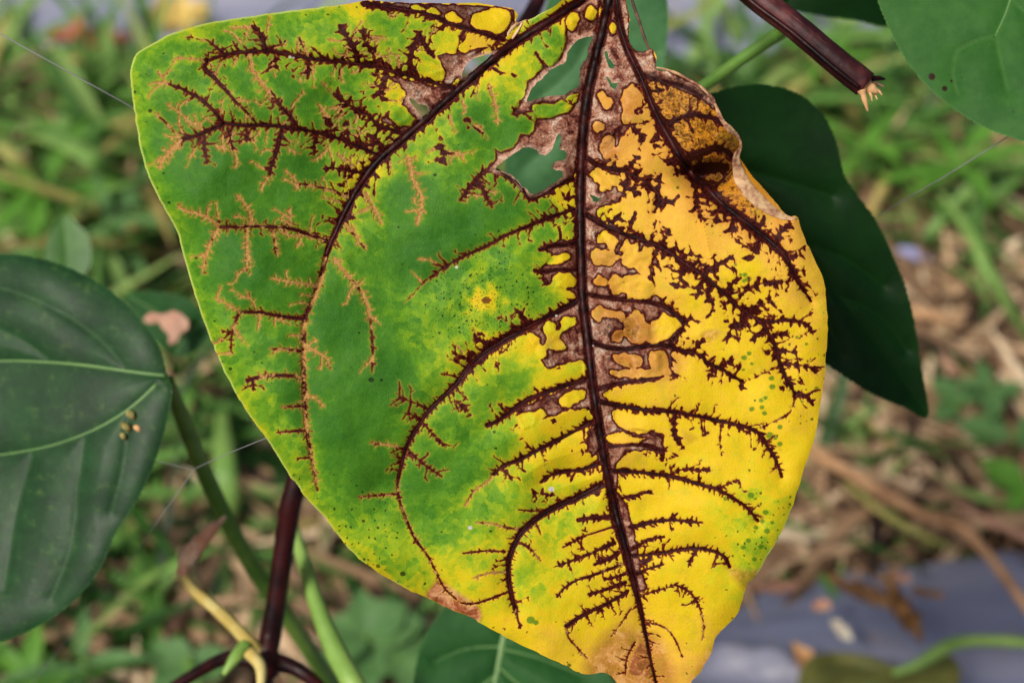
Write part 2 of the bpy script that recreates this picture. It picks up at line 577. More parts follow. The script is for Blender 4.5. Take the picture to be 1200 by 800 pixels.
# ------------------------------------------------------------------ healthy leaves around the sick one
def healthy_material(name, deep, mid, veincol, rough=0.38, trans=0.22, spots=False, pale=0.0, spec=0.5):
    t = NT(name)
    uv = t.attr('leafuv').outputs['Vector']
    A = t.sep(t.attr('lf').outputs['Vector'])          # vein distance px, edge distance px, free
    n1 = t.noise(uv, 1.6, 4, 0.65)
    n2 = t.noise(uv, 5.5, 5, 0.7)
    col = t.mix(t.step(t.math('ADD', t.math('MULTIPLY', n1, 0.6), t.math('MULTIPLY', n2, 0.4)), 0.34, 0.66), deep, mid)
    ed = t.noise(uv, 5, 3, 0.6)
    net = t.voro(uv, 9, 'DISTANCE_TO_EDGE')
    col = t.mix(t.math('MULTIPLY', t.step(net, 0.05, 0.0), 0.05), col, veincol)
    col = t.mix(t.math('MULTIPLY', t.step(A[0], 5.0, 0.5), 0.15), col, veincol)
    col = t.mix(t.math('MULTIPLY', t.step(A[1], 3.0, 0.0), 0.5), col, veincol)
    if spots:
        bl = t.step(A[2], 0.6, -0.6)
        col = t.mix(bl, col, s2l(44, 24, 12))
    if pale:
        col = t.mix(t.math('MULTIPLY', t.step(n2, 0.55, 0.75), pale), col, s2l(120, 140, 60))
    h = t.math('ADD', t.math('MULTIPLY', t.step(net, 0.0, 0.16), 0.12), t.math('MULTIPLY', n2, 0.5))
    rg = t.math('ADD', rough, t.math('MULTIPLY', ed, 0.16))
    return t.finish(col, rg, t.bump(h, 0.22, 0.0004), spec, trans)

def stem_material(name, c1, c2, rough=0.45, scale=60, spec=0.5):
    t = NT(name)
    c = t.coord('Object')
    n = t.noise(c, scale, 4, 0.6)
    n2 = t.noise(c, scale * 5, 3, 0.6)
    col = t.mix(t.step(n, 0.38, 0.66), c1, c2)
    return t.finish(col, rough, t.bump(n2, 0.4, 0.0004), spec)

vein_pale_m = stem_material('vein_pale', s2l(92, 132, 72), s2l(112, 150, 86), 0.45)
vein_dim_m = stem_material('vein_dim', s2l(40, 78, 40), s2l(52, 92, 50), 0.5)
vein_left_m = stem_material('vein_left', s2l(20, 60, 26), s2l(32, 76, 36), 0.5)
vein_corner_m = stem_material('vein_corner', s2l(56, 100, 44), s2l(66, 112, 52), 0.5, 60, 0.15)
vein_dark_m = stem_material('vein_deep_green', s2l(12, 50, 12), s2l(18, 60, 18), 0.6, 60, 0.1)

LEAF_DEPTH = {}
def bg_leaf(name, outline, d0, veins, mat, label, vm, tilt=(0, 0), bulge=0.0, step=2.4, droop=0.0, base=None, wave=0.0, spots=None, seed=1, group=None, vrad=1.0, nb=9, vm2=None):
    poly = catmull(outline, 6, True)
    gx, gy = grid_of(poly, step)
    sdf = poly_field(gx, gy, poly, 60)
    vp = [catmull(v[0], 4) for v in veins]
    segs = []
    for q in vp:
        for i in range(len(q) - 1):
            segs.append((q[i][0], q[i][1], q[i + 1][0], q[i + 1][1], 0, 0, 0))
    vd, _ = seg_field(gx, gy, segs, 60)
    cx, cy = poly.mean(0)
    px1 = d0 / FPX
    dep = d0 + tilt[0] * (gx - cx) + tilt[1] * (gy - cy)
    dep = dep - bulge * px1 * (1 - np.exp(-vd / 14))
    dep = dep + droop * px1 * np.exp(-np.maximum(sdf, 0) / 20)
    if wave:
        dep = dep + wave * px1 * fbm(gx / 110, gy / 110, seed, 2)
    used, X, Y, F = cut_grid(gx, gy, sdf, step)
    Z = dep.ravel()[used]
    third = np.full(len(used), 9.0)
    if spots:
        for sx, sy, sr in spots:
            third = np.minimum(third, np.hypot(X - sx, Y - sy) - sr)
    b = base if base is not None else outline[0]
    def dz(x, y):
        i = np.clip(np.round((np.asarray(x) - gx[0, 0]) / step).astype(int), 0, gx.shape[1] - 1)
        j = np.clip(np.round((np.asarray(y) - gy[0, 0]) / step).astype(int), 0, gx.shape[0] - 1)
        return dep[j, i]
    root = empty(name, P(b[0], b[1], float(dz(b[0], b[1]))), label, 'leaf', group)
    at = {'leafuv': np.stack([X / 100, Y / 100, np.zeros_like(X)], 1), 'lf': np.stack([vd.ravel()[used], np.maximum(sdf.ravel()[used], 0), third], 1)}
    blade = mesh_obj('blade', P(X, Y, Z), F, mat, root, attrs=at)
    for k, (v, q) in enumerate(zip(veins, vp)):
        r = np.linspace(v[1], v[2], len(q)) * px1 * vrad
        pts = P(q[:, 0], q[:, 1], dz(q[:, 0], q[:, 1]) + 0.2 * r)
        V, Fv = tube(pts, r, 6)
        mesh_obj('midrib' if k == 0 else 'vein', V, Fv, vm if k < nb else vm2, root if k == 0 else blade)
    LEAF_DEPTH[seed] = dz
    return root

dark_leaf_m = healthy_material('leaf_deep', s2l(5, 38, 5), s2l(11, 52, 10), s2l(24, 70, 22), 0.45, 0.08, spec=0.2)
left_leaf_m = healthy_material('leaf_left', s2l(14, 50, 20), s2l(28, 74, 32), s2l(66, 106, 54), 0.42, 0.10, pale=0.30, spec=0.30)
corner_leaf_m = healthy_material('leaf_corner', s2l(42, 90, 34), s2l(58, 108, 44), s2l(88, 136, 60), 0.5, 0.16, spots=True, spec=0.15)
mid_leaf_m = healthy_material('leaf_mid', s2l(34, 80, 36), s2l(48, 98, 46), s2l(80, 126, 62), 0.5, 0.16, spec=0.2)
hole_leaf_m = healthy_material('leaf_top', s2l(56, 106, 62), s2l(84, 136, 84), s2l(110, 156, 96), 0.5, 0.2, spec=0.25)
small_leaf_m = healthy_material('leaf_small', s2l(60, 108, 44), s2l(84, 134, 58), s2l(110, 150, 84), 0.4, 0.25)

# leaf behind the sick leaf, its deep shade put into the dark base green
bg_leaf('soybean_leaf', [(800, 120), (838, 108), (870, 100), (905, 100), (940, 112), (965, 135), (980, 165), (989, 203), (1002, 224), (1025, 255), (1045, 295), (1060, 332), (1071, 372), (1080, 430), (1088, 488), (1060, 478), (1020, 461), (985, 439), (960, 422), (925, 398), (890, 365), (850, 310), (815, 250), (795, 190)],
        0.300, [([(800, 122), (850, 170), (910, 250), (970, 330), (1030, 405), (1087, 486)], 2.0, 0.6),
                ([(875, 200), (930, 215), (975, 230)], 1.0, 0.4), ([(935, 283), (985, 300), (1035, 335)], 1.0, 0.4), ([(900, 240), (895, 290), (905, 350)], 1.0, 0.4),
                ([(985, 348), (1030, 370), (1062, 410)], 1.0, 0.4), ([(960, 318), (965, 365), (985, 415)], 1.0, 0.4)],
        dark_leaf_m, 'pointed leaf in green darkened for shade, just right of and behind the yellow leaf', vein_dark_m, tilt=(0.00002, 0.00003), bulge=8, droop=-4, base=(800, 122), wave=10, seed=4)

# leaf in the top right corner
bg_leaf('soybean_leaf', [(1028, 0), (1042, 35), (1064, 75), (1090, 105), (1120, 130), (1150, 148), (1180, 160), (1210, 166), (1262, 150), (1310, 90), (1322, 0), (1290, -90), (1230, -165), (1150, -190), (1080, -150), (1036, -80), (1022, -30)],
        0.272, [([(1232, -172), (1205, -90), (1184, 0), (1166, 43)], 3.0, 1.4), ([(1166, 43), (1173, 75), (1180, 105)], 1.0, 0.5), ([(1166, 43), (1145, 48), (1121, 60)], 1.0, 0.5),
                ([(1184, 0), (1215, 30), (1240, 80)], 1.2, 0.5), ([(1205, -90), (1140, -60), (1080, -40)], 1.4, 0.5), ([(1121, 60), (1116, 85), (1122, 110)], 0.7, 0.3)],
        corner_leaf_m, 'smooth mid-green leaf with two dark specks filling the top right corner', vein_pale_m, tilt=(-0.00004, -0.00003), bulge=7, droop=3, base=(1232, -172), wave=8,
        spots=[(1092, 90, 4.2), (1107, 104, 3.4), (1115, 95, 2.0), (1127, 91, 1.2), (1187, 131, 1.4), (1107, 36, 1.2)], seed=6, vrad=0.7, nb=1, vm2=vein_corner_m)

# dark leaf along the top, behind the cut stalk
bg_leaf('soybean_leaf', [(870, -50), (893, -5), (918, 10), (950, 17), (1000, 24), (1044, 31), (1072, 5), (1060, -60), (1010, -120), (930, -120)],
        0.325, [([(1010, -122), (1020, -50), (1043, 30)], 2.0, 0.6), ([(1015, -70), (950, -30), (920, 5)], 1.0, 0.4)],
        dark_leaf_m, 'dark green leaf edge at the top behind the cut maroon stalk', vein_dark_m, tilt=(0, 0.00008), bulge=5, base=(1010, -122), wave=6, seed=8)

# leaf seen through the holes of the sick leaf
bg_leaf('soybean_leaf', [(700, -120), (762, -70), (782, 0), (780, 62), (768, 130), (740, 200), (690, 246), (640, 256), (598, 232), (592, 180), (604, 130), (622, 64), (642, 0), (662, -80)],
        0.325, [([(700, -122), (702, -20), (690, 100), (650, 250)], 2.4, 0.8), ([(702, -20), (735, 30), (770, 60)], 1.0, 0.4), ([(700, 30), (670, 80), (625, 120)], 1.0, 0.4), ([(695, 70), (725, 120), (745, 170)], 1.0, 0.4), ([(684, 120), (655, 160), (615, 195)], 1.0, 0.4)],
        hole_leaf_m, 'blue-green leaf at top centre showing through the torn holes of the sick leaf', vein_dim_m, tilt=(0, 0.00004), bulge=6, base=(700, -122), wave=6, seed=9)

# big leaf on the left
bg_leaf('soybean_leaf', [(196, 439), (186, 405), (166, 375), (136, 345), (96, 320), (50, 303), (0, 297), (-60, 305), (-140, 340), (-200, 400), (-232, 470), (-222, 560), (-170, 650), (-110, 720), (-50, 756), (0, 752), (50, 731), (90, 701), (118, 665), (136, 625), (162, 585), (186, 530), (199, 480), (202, 455)],
        0.300, [([(194, 440), (165, 437), (100, 428), (50, 424), (0, 423), (-90, 428), (-225, 470)], 3.0, 1.0),
                ([(184, 450), (165, 468), (140, 487), (105, 506), (60, 522), (20, 530), (-60, 545), (-180, 600)], 2.6, 0.8),
                ([(150, 435), (120, 400), (70, 365), (10, 340), (-60, 330)], 1.2, 0.4), ([(60, 424), (20, 395), (-50, 370)], 1.0, 0.4),
                ([(100, 508), (92, 570), (84, 640), (60, 700)], 1.2, 0.4), ([(40, 527), (20, 600), (5, 690)], 1.2, 0.4), ([(150, 481), (145, 540), (130, 600)], 1.0, 0.4), ([(-40, 542), (-70, 620), (-80, 700)], 1.2, 0.4)],
        left_leaf_m, 'large dark green leaf with pale midrib at the left edge', vein_pale_m, tilt=(-0.00006, -0.00003), bulge=6, droop=14, base=(194, 440), wave=14, seed=12, vrad=0.8, nb=2, vm2=vein_left_m)

# small leaves further back on the left
bg_leaf('soybean_leaf', [(78, 335), (54, 312), (58, 276), (74, 252), (92, 262), (106, 282), (104, 316)], 0.40, [([(80, 335), (80, 300), (75, 255)], 1.5, 0.5)],
        small_leaf_m, 'small upright green leaf tip above the big left leaf', vein_pale_m, bulge=6, base=(78, 335), seed=13)
bg_leaf('soybean_leaf', [(246, 384), (224, 352), (186, 342), (146, 344), (158, 372), (182, 400), (206, 418), (236, 408)], 0.385, [([(206, 416), (218, 392), (240, 375)], 1.6, 0.8), ([(216, 395), (190, 370), (150, 346)], 1.2, 0.5)],
        mid_leaf_m, 'grey-green leaf between the big left leaf and the sick leaf', vein_pale_m, bulge=5, base=(206, 416), seed=14)

# leaf under the tip of the sick leaf
bg_leaf('soybean_leaf', [(592, 735), (545, 700), (512, 722), (492, 760), (484, 810), (492, 880), (530, 930), (600, 955), (690, 925), (738, 860), (722, 800), (665, 748), (620, 728)],
        0.335, [([(592, 737), (582, 790), (572, 850), (590, 950)], 4.5, 1.5), ([(583, 780), (620, 810), (690, 850)], 1.2, 0.4), ([(582, 790), (540, 820), (500, 850)], 1.2, 0.4), ([(588, 760), (630, 770), (680, 790)], 1.0, 0.4), ([(588, 757), (545, 760), (510, 775)], 1.0, 0.4)],
        mid_leaf_m, 'dark green leaf with pale stalk below the tip of the yellow leaf', vein_pale_m, tilt=(0, -0.00005), bulge=10, base=(592, 737), seed=15, vrad=1.15)

# ------------------------------------------------------------------ stems
def stalk(name, pts, radii_px, mat, label, cat='stem', sides=10, root=True, parent=None, group=None, n=5, lump=0.0):
    """pts: (px,py,depth); radii in photo pixels at that depth"""
    q = catmull(pts, n)
    rr = np.interp(np.linspace(0, 1, len(q)), np.linspace(0, 1, len(radii_px)), radii_px) * q[:, 2] / FPX
    if lump: rr = rr * (1 + lump * vnoise(np.arange(len(q)) * 0.7, np.zeros(len(q)), 5))
    W3 = P(q[:, 0], q[:, 1], q[:, 2])
    V, F = tube(W3, rr, sides)
    if parent is not None:
        return mesh_obj(name, V, F, mat, parent)
    o = mesh_obj(name, V, F, mat, None, origin=W3[0])
    return tag(o, label, cat, group)

maroon_m = stem_material('maroon_stem', s2l(20, 6, 8), s2l(58, 18, 20), 0.42, 120, 0.25)
maroon2_m = stem_material('maroon_stub', s2l(44, 12, 16), s2l(104, 52, 50), 0.5, 90, 0.3)
green_stem_m = stem_material('green_stem', s2l(96, 140, 54), s2l(132, 170, 76), 0.5, 60, 0.25)
lime_stem_m = stem_material('lime_stem', s2l(120, 160, 70), s2l(150, 186, 92), 0.45)
yellow_m = stem_material('yellow_stalk', s2l(196, 172, 92), s2l(216, 202, 132), 0.6, 150, 0.2)
pinkdry_m = stem_material('pink_dry', s2l(206, 146, 116), s2l(238, 202, 170), 0.8, 220, 0.1)
tan_m = stem_material('tan_dry', s2l(184, 134, 84), s2l(224, 178, 124), 0.7, 120)
twig_m = stem_material('twig_dry', s2l(70, 44, 36), s2l(150, 112, 90), 0.7, 200)

gx0, gy0 = G(300, 960)
ms = empty('main_stem', (gx0, gy0, 0), 'dark maroon plant stem rising from the bottom behind the sick leaf', 'stem')
def to_pd(w):
    r = np.asarray(w) - C3
    z = r @ FWD
    return (600 + FPX * (r @ RIGHT) / z, 400 - FPX * (r @ UP) / z, z)
stalk('stalk', [to_pd((gx0, gy0, -0.01)), (302, 860, 0.40), (309, 790, 0.325), (318, 740, 0.32), (326, 690, 0.318), (336, 620, 0.315), (348, 565, 0.312), (400, 420, 0.312), (500, 230, 0.318), (590, 70, 0.335), (629, 4, 0.345), (650, -60, 0.34), (690, -130, 0.31)], [9, 12, 13, 12, 12.5, 12.5, 12, 11, 10, 9, 9], maroon_m, '', parent=ms, sides=12, lump=0.05)
stalk('branch', [(308, 778, 0.322), (270, 770, 0.325), (235, 785, 0.33), (190, 815, 0.335), (130, 870, 0.35)], [9, 8, 7, 6], maroon_m, '', parent=ms)
stalk('branch', [(312, 772, 0.320), (335, 778, 0.318), (365, 795, 0.316), (420, 850, 0.32)], [11, 10, 8, 6], maroon_m, '', parent=ms)
stalk('node', [(303, 756, 0.319), (312, 772, 0.318), (320, 790, 0.319)], [8, 17, 9], maroon_m, '', parent=ms)

stalk('leaf_stalk', [(197, 446, 0.308), (212, 485, 0.32), (236, 545, 0.335), (266, 610, 0.345), (300, 670, 0.352), (345, 735, 0.36), (420, 850, 0.40)], [7, 9.5, 10, 10, 10, 10], green_stem_m, 'green stalk of the big left leaf running down behind the maroon stem', 'leaf stalk')
stalk('leaf_stalk', [(338, 600, 0.335), (352, 645, 0.33), (372, 710, 0.322), (395, 765, 0.316), (425, 820, 0.31), (470, 900, 0.32)], [6, 8, 10, 13, 14, 14], lime_stem_m, 'pale lime green stalk right of the maroon stem', 'leaf stalk')

# withered yellow stipule stalk with pink dry tip
ws = empty('withered_stalk', P(302, 762, 0.315), 'bent yellow withered stalk with a dry pink tip left of the maroon stem', 'withered stalk')
stalk('stalk', [(306, 766, 0.318), (292, 752, 0.316), (276, 735, 0.316), (252, 712, 0.316), (228, 692, 0.317), (214, 672, 0.318)], [9, 8.5, 8, 7.5, 6.5, 5.5], yellow_m, '', parent=ws)
stalk('dry_tip', [(214, 673, 0.318), (217, 658, 0.318), (230, 640, 0.319), (246, 622, 0.32), (257, 612, 0.321), (264, 605, 0.322)], [6, 10, 10, 8, 4.5, 2.5], pinkdry_m, '', parent=ws, lump=0.3)
stalk('stub', [(288, 756, 0.315), (276, 770, 0.312), (262, 790, 0.31)], [9, 8, 3], lime_stem_m, '', parent=ws)
stalk('stub', [(292, 764, 0.312), (305, 780, 0.31), (306, 802, 0.308)], [8, 7, 5], yellow_m, '', parent=ws)

# cut maroon stalk top right
cs = empty('cut_stalk', P(1020, 100, 0.262), 'cut maroon stalk with a frayed tan end at the top right', 'cut stalk')
cut_body = stalk('stalk', [(800, -80, 0.268), (880, -8, 0.264), (930, 30, 0.262), (980, 72, 0.261), (1014, 99, 0.261)], [14, 15, 15, 15.5, 16], maroon2_m, '', parent=cs, sides=14, lump=0.03)
for k, off in enumerate((-7.5, 0, 7.5)):       # raised ribs along the stalk
    nx_, ny_ = 0.63, -0.78
    stalk('rib', [(800 + off * nx_, -80 + off * ny_, 0.2662), (880 + off * nx_, -8 + off * ny_, 0.2622), (930 + off * nx_, 30 + off * ny_, 0.2602), (980 + off * nx_, 72 + off * ny_, 0.2592), (1012 + off * nx_, 97 + off * ny_, 0.2592)], [3.2, 3.2, 3], maroon_m if k != 2 else maroon2_m, '', parent=cut_body, sides=6)
stalk('frayed_end', [(1012, 97, 0.2605), (1021, 104, 0.2605), (1029, 109, 0.2605)], [10, 6.5, 1.5], tan_m, '', parent=cs, lump=0.3)
stalk('frayed_end', [(1010, 106, 0.260), (1013, 116, 0.260), (1017, 131, 0.2605)], [5, 3.6, 0.5], tan_m, '', parent=cs, lump=0.3)
for k, (fx_, fy_, ex_, ey_, rr_) in enumerate(((1010, 104, 1008, 118, 1.6), (1016, 104, 1022, 119, 1.8), (1022, 101, 1034, 112, 1.8), (1024, 97, 1036, 102, 1.5), (1013, 106, 1013, 124, 1.4), (1019, 104, 1028, 117, 1.3))):
    stalk('frayed_fibre', [(fx_, fy_, 0.2604), ((fx_ + ex_) / 2 + 1.5, (fy_ + ey_) / 2, 0.2600 + 0.0002 * k), (ex_, ey_, 0.2604)], [rr_ * 1.3, rr_, 0.4], tan_m if k % 3 else twig_m, '', parent=cut_body, lump=0.3, sides=6)
stalk('frayed_end', [(1018, 92, 0.2605), (1030, 92, 0.261), (1037, 93, 0.2615)], [4, 3, 1], maroon_m, '', parent=cs)
stalk('leaf_stalk', [(760, 150, 0.30), (800, 118, 0.30), (838, 92, 0.300), (868, 70, 0.300), (900, 48, 0.299), (916, 38, 0.298), (935, 26, 0.29)], [6, 7, 7.5, 7.5, 8, 6], green_stem_m, 'green leaf stalk joining the cut maroon stalk at the top', 'leaf stalk')

# small dried bud cluster on the left leaf
bud_m = stem_material('bud', s2l(120, 112, 56), s2l(180, 168, 110), 0.8, 400, 0.1)
zb = float(LEAF_DEPTH[12](152, 497))
bd = empty('bud_cluster', P(152, 497, zb), 'tiny pale dried bud cluster lying on the big left leaf', 'bud')
for bx, by, br in ((154, 486, 5.5), (148, 500, 5.5), (162, 502, 4.5), (145, 511, 4)):
    stalk('bud', [(bx - br, by - br * .6, zb + 0.0002), (bx, by, zb - 0.0008), (bx + br * .7, by + br, zb + 0.0002)], [1.5, br, 1.2], bud_m if bx != 162 else tan_m, '', parent=bd, lump=0.3, n=3)

# ------------------------------------------------------------------ the sick leaf: outline, veins and tissue, in photo pixels
OUT = [(153, 90), (155, 72), (163, 60), (180, 50), (200, 40), (230, 30), (260, 24), (300, 18), (340, 13), (380, 8), (410, 4), (430, 1), (470, 3), (520, 4), (560, 4), (585, 8), (601, 11), (606, 18), (604, 26),
       (614, 25), (625, 21), (637, 14), (650, 7), (661, -2), (680, -15), (700, -26), (728, -26), (733, 0), (738, 22), (736, 44), (742, 56), (752, 61), (764, 57), (769, 66), (768, 78), (776, 83), (790, 83), (806, 92), (822, 101), (836, 114), (840, 126), (846, 139), (858, 149), (866, 160), (869, 172), (867, 184),
       (876, 198), (887, 212), (901, 227), (914, 244), (925, 253), (934, 254), (941, 274), (951, 296), (962, 320), (968, 345), (970, 372), (969, 400), (967, 435), (960, 485), (952, 520), (940, 557), (926, 600), (912, 630), (887, 672), (876, 685), (870, 702), (862, 722), (840, 745), (835, 760), (822, 785), (810, 800), (798, 828), (776, 846), (750, 838), (735, 815), (722, 798), (710, 788), (682, 789), (665, 781), (650, 774), (628, 763), (600, 750), (575, 737), (555, 725), (525, 712), (500, 699), (483, 693), (450, 675), (421, 654), (400, 632), (380, 606), (356, 580),
       (350, 571), (330, 543), (312, 514), (293, 488), (283, 472), (272, 453), (260, 430), (250, 405), (241, 382), (236, 368), (226, 338), (216, 302), (206, 268), (190, 240), (180, 220), (170, 195), (163, 165), (158, 135), (155, 110)]
HOLES = [
    [(693, 43), (690, 55), (687, 68), (681, 80), (678, 98), (670, 107), (650, 112), (630, 116), (618, 119), (622, 106), (632, 95), (640, 85), (650, 80), (660, 75), (665, 62), (672, 50), (682, 44)],
    [(580, 198), (592, 188), (607, 177), (618, 172), (626, 175), (632, 182), (645, 176), (654, 158), (658, 160), (655, 174), (662, 178), (660, 186), (650, 190), (648, 198), (660, 203), (654, 209), (640, 219), (625, 226), (615, 220), (606, 210), (597, 204), (588, 200)],
    [(540, 90), (548, 75), (560, 67), (580, 63), (585, 65), (566, 77), (553, 88)],
    [(478, 117), (488, 120), (500, 126), (502, 133), (493, 137)],
    [(708, 61), (713, 65), (719, 79), (715, 78)], [(709, 91), (716, 96), (723, 99), (722, 104), (714, 100)],
    [(691, 230), (700, 232), (706, 231), (701, 236), (694, 235)],
]
# veins: points, half width start/end, tan share, ridge radius factor, spike spacing, spike length
V_ = []
def vein(pts, w0, w1, tan=0.0, ridge=0.55, sp=7.0, sl=7.0):
    V_.append((np.array(pts, float), w0, w1, tan, ridge, sp, sl))

MIDRIB = [(717, -24), (713, 8), (704, 45), (696, 80), (690, 105), (684, 150), (681, 200), (680, 250), (681, 300), (683, 350), (688, 390), (692, 430), (699, 480), (706, 520), (713, 560), (722, 600), (730, 630), (738, 660), (745, 690), (751, 715), (757, 745), (763, 775), (770, 805), (775, 836)]
LEFT0 = [(708, -22), (682, 0), (640, 28), (600, 53), (565, 80), (540, 103), (510, 130), (480, 157), (455, 178), (437, 196), (420, 220), (404, 250), (390, 280), (382, 300)]
LEFT1 = [(382, 300), (375, 330), (365, 355), (357, 375), (356, 400), (356, 440), (357, 470), (359, 500), (362, 520), (367, 545), (372, 574)]
RIGHT0 = [(722, -20), (723, 5), (727, 32), (735, 57), (747, 82), (757, 105), (767, 130), (780, 155), (796, 182), (806, 198), (820, 212), (842, 235), (860, 250), (880, 265), (905, 285), (920, 300), (930, 320), (940, 337), (951, 353)]
# -- upper left quarter
vein([(590, 47), (560, 37), (530, 29), (500, 16), (470, 11), (440, 5), (425, 6)], 4.0, 4.0, 0, .4, 9, 5)
vein([(533, 104), (500, 95), (460, 84), (430, 77), (400, 73), (360, 68), (330, 62), (305, 60), (280, 62), (262, 65), (245, 71)], 3.4, 3.0, 0, .55, 8, 8)
vein([(311, 60), (308, 48), (303, 36), (295, 31)], 5.0, 2.0, 0, .3, 5, 6)
vein([(296, 32), (280, 33), (268, 32)], 1.4, 0.8, .9, 0, 9, 4)
vein([(419, 72), (416, 58), (408, 45), (400, 33), (399, 30)], 5.0, 2.0, 0, .3, 6, 7)
vein([(440, 76), (436, 60), (428, 50), (425, 30)], 3.0, 1.0, 0.2, 0, 6, 5)
vein([(362, 72), (361, 84), (360, 92)], 3.5, 2.0, 0, 0, 6, 4)
vein([(361, 66), (357, 55), (350, 44)], 3.0, 1.2, .7, 0, 7, 5)
vein([(262, 63), (252, 54), (242, 47)], 2.4, 1.4, 0, 0, 7, 4)
vein([(240, 48), (225, 44), (216, 44)], 1.2, 0.8, .4, 0, 9, 3)
vein([(243, 71), (240, 80), (252, 92), (262, 103), (275, 118), (290, 133), (300, 144)], 4.5, 2.0, .35, .3, 7, 6)
vein([(240, 72), (225, 69), (205, 69)], 1.4, .8, .8, 0, 9, 4)
vein([(322, 66), (324, 76), (323, 84)], 2.4, 1.2, 0, 0, 9, 3)
vein([(292, 64), (294, 74), (297, 84), (306, 97), (315, 108), (322, 115)], 2.4, 2.6, .85, 0, 8, 7)
vein([(475, 158), (445, 147), (432, 135), (420, 130), (408, 122), (392, 110)], 3.4, 2.6, 0.05, .5, 7, 6)
vein([(392, 110), (384, 104), (378, 97)], 1.2, .7, .9, 0, 9, 3)
vein([(450, 184), (430, 176), (400, 164), (370, 155), (340, 150), (310, 147), (285, 147), (262, 145)], 3.2, 3.0, 0, .55, 8, 9)
vein([(262, 145), (240, 155), (228, 160), (214, 163)], 3.4, 3.0, .2, .4, 6, 7)
vein([(214, 163), (205, 172), (195, 182), (187, 197)], 3.0, 1.8, .9, .2, 6, 8)
vein([(212, 162), (200, 150), (190, 140), (180, 132)], 1.6, 1.0, .6, 0, 8, 4)
vein([(262, 144), (252, 132), (240, 120), (226, 111), (212, 104), (198, 99)], 3.2, 2.0, .1, .35, 7, 6)
vein([(198, 99), (186, 97), (174, 99)], 1.4, .8, .9, 0, 8, 4)
vein([(196, 98), (190, 90), (185, 84)], 1.2, .6, .9, 0, 8, 3)
vein([(236, 152), (222, 143), (210, 132), (196, 122)], 1.8, .9, .9, 0, 7, 5)
vein([(240, 160), (240, 175), (243, 191)], 2.8, 1.8, .15, .2, 6, 5)
vein([(267, 149), (269, 160), (273, 175)], 2.6, 1.8, .25, .2, 6, 5)
vein([(274, 175), (277, 187), (276, 197)], 1.8, 1.0, .95, 0, 7, 5)
vein([(288, 149), (290, 158), (289, 166)], 2.4, 1.5, 0, 0, 6, 4)
vein([(330, 152), (326, 172), (319, 192), (316, 205)], 3.4, 2.6, .0, .3, 6, 6)
vein([(316, 205), (310, 214), (305, 222)], 1.8, 1, .9, 0, 7, 5)
vein([(349, 148), (338, 135), (326, 120), (318, 108)], 2.8, 2.2, .1, .35, 7, 6)
vein([(388, 158), (387, 148), (385, 139)], 3.0, 1.8, 0, 0, 6, 4)
vein([(385, 138), (378, 130), (374, 122)], 3.0, 1.2, .95, 0, 6, 5)
vein([(372, 158), (369, 168), (368, 182)], 2.6, 1.5, 0.0, 0, 6, 5)
vein([(425, 172), (430, 163), (433, 156)], 2.2, 1.0, .2, 0, 6, 4)
vein([(427, 204), (405, 199), (388, 197), (380, 198)], 3.2, 1.0, 0.1, .4, 6, 5)
vein([(413, 236), (402, 229), (390, 224), (368, 218), (352, 216), (346, 222)], 3.0, 1.4, .55, .3, 7, 6)
vein([(350, 217), (342, 207), (334, 200)], 1.4, .8, .8, 0, 8, 4)
vein([(384, 282), (360, 274), (340, 268), (320, 266), (300, 265), (280, 266), (257, 266)], 3.2, 2.4, .45, .5, 7, 8)
vein([(257, 266), (246, 257), (232, 250), (217, 247), (208, 240)], 2.4, 1.4, .85, .2, 7, 6)
vein([(255, 268), (249, 280), (243, 295), (239, 312), (238, 320)], 2.4, 1.6, .8, .2, 6, 6)
vein([(296, 264), (291, 246), (284, 236), (277, 229)], 2.4, 1.2, .9, 0, 7, 5)
vein([(338, 266), (340, 254), (338, 246)], 2.6, 1.2, .6, 0, 6, 6)
vein([(257, 263), (255, 250), (253, 237)], 1.4, .8, .7, 0, 7, 4)
vein([(289, 268), (290, 290), (289, 318)], 2.2, 1.2, .75, 0, 7, 5)
vein([(320, 269), (322, 284), (325, 300)], 2.4, 1.2, .6, 0, 6, 5)
vein([(350, 272), (352, 282), (347, 290)], 2.0, .8, .8, 0, 6, 5)
vein([(374, 336), (360, 333), (340, 330), (317, 326)], 2.4, 1.0, .9, .1, 8, 6)
vein([(358, 374), (340, 372), (320, 369), (302, 366), (282, 366)], 3.0, 2.4, .35, .45, 7, 6)
vein([(282, 366), (268, 357), (252, 349)], 1.8, 1.0, .75, .1, 7, 5)
vein([(280, 367), (275, 380), (271, 396), (271, 415)], 2.4, 1.5, .5, .2, 7, 5)
vein([(272, 390), (260, 388)], 1.5, .8, 0, 0, 7, 3)
vein([(300, 364), (296, 354), (288, 341)], 1.6, .9, .8, 0, 7, 4)
vein([(304, 368), (303, 380), (302, 387)], 2.0, 1.0, .8, 0, 7, 3)
vein([(322, 371), (322, 382)], 1.8, .6, .9, 0, 7, 3)
vein([(353, 394), (345, 393), (337, 393)], 1.6, .7, .9, 0, 7, 3)
vein([(356, 412), (342, 410), (330, 409), (318, 409)], 2.2, 1.4, .6, .2, 7, 5)
vein([(355, 442), (335, 440), (315, 440), (300, 443), (290, 446)], 2.2, 3.6, .45, .2, 7, 6)
vein([(296, 446), (297, 458)], 2.4, 1.2, 0, 0, 9, 3)
vein([(356, 476), (345, 476), (331, 477)], 2.4, 1.2, .5, 0, 7, 4)
vein([(357, 462), (368, 466), (380, 476)], 2.0, .8, .95, 0, 7, 4)
vein([(358, 505), (345, 505), (325, 507)], 2.4, 1.4, .4, 0, 7, 4)
vein([(362, 536), (349, 537)], 1.6, 1.0, .3, 0, 7, 3)
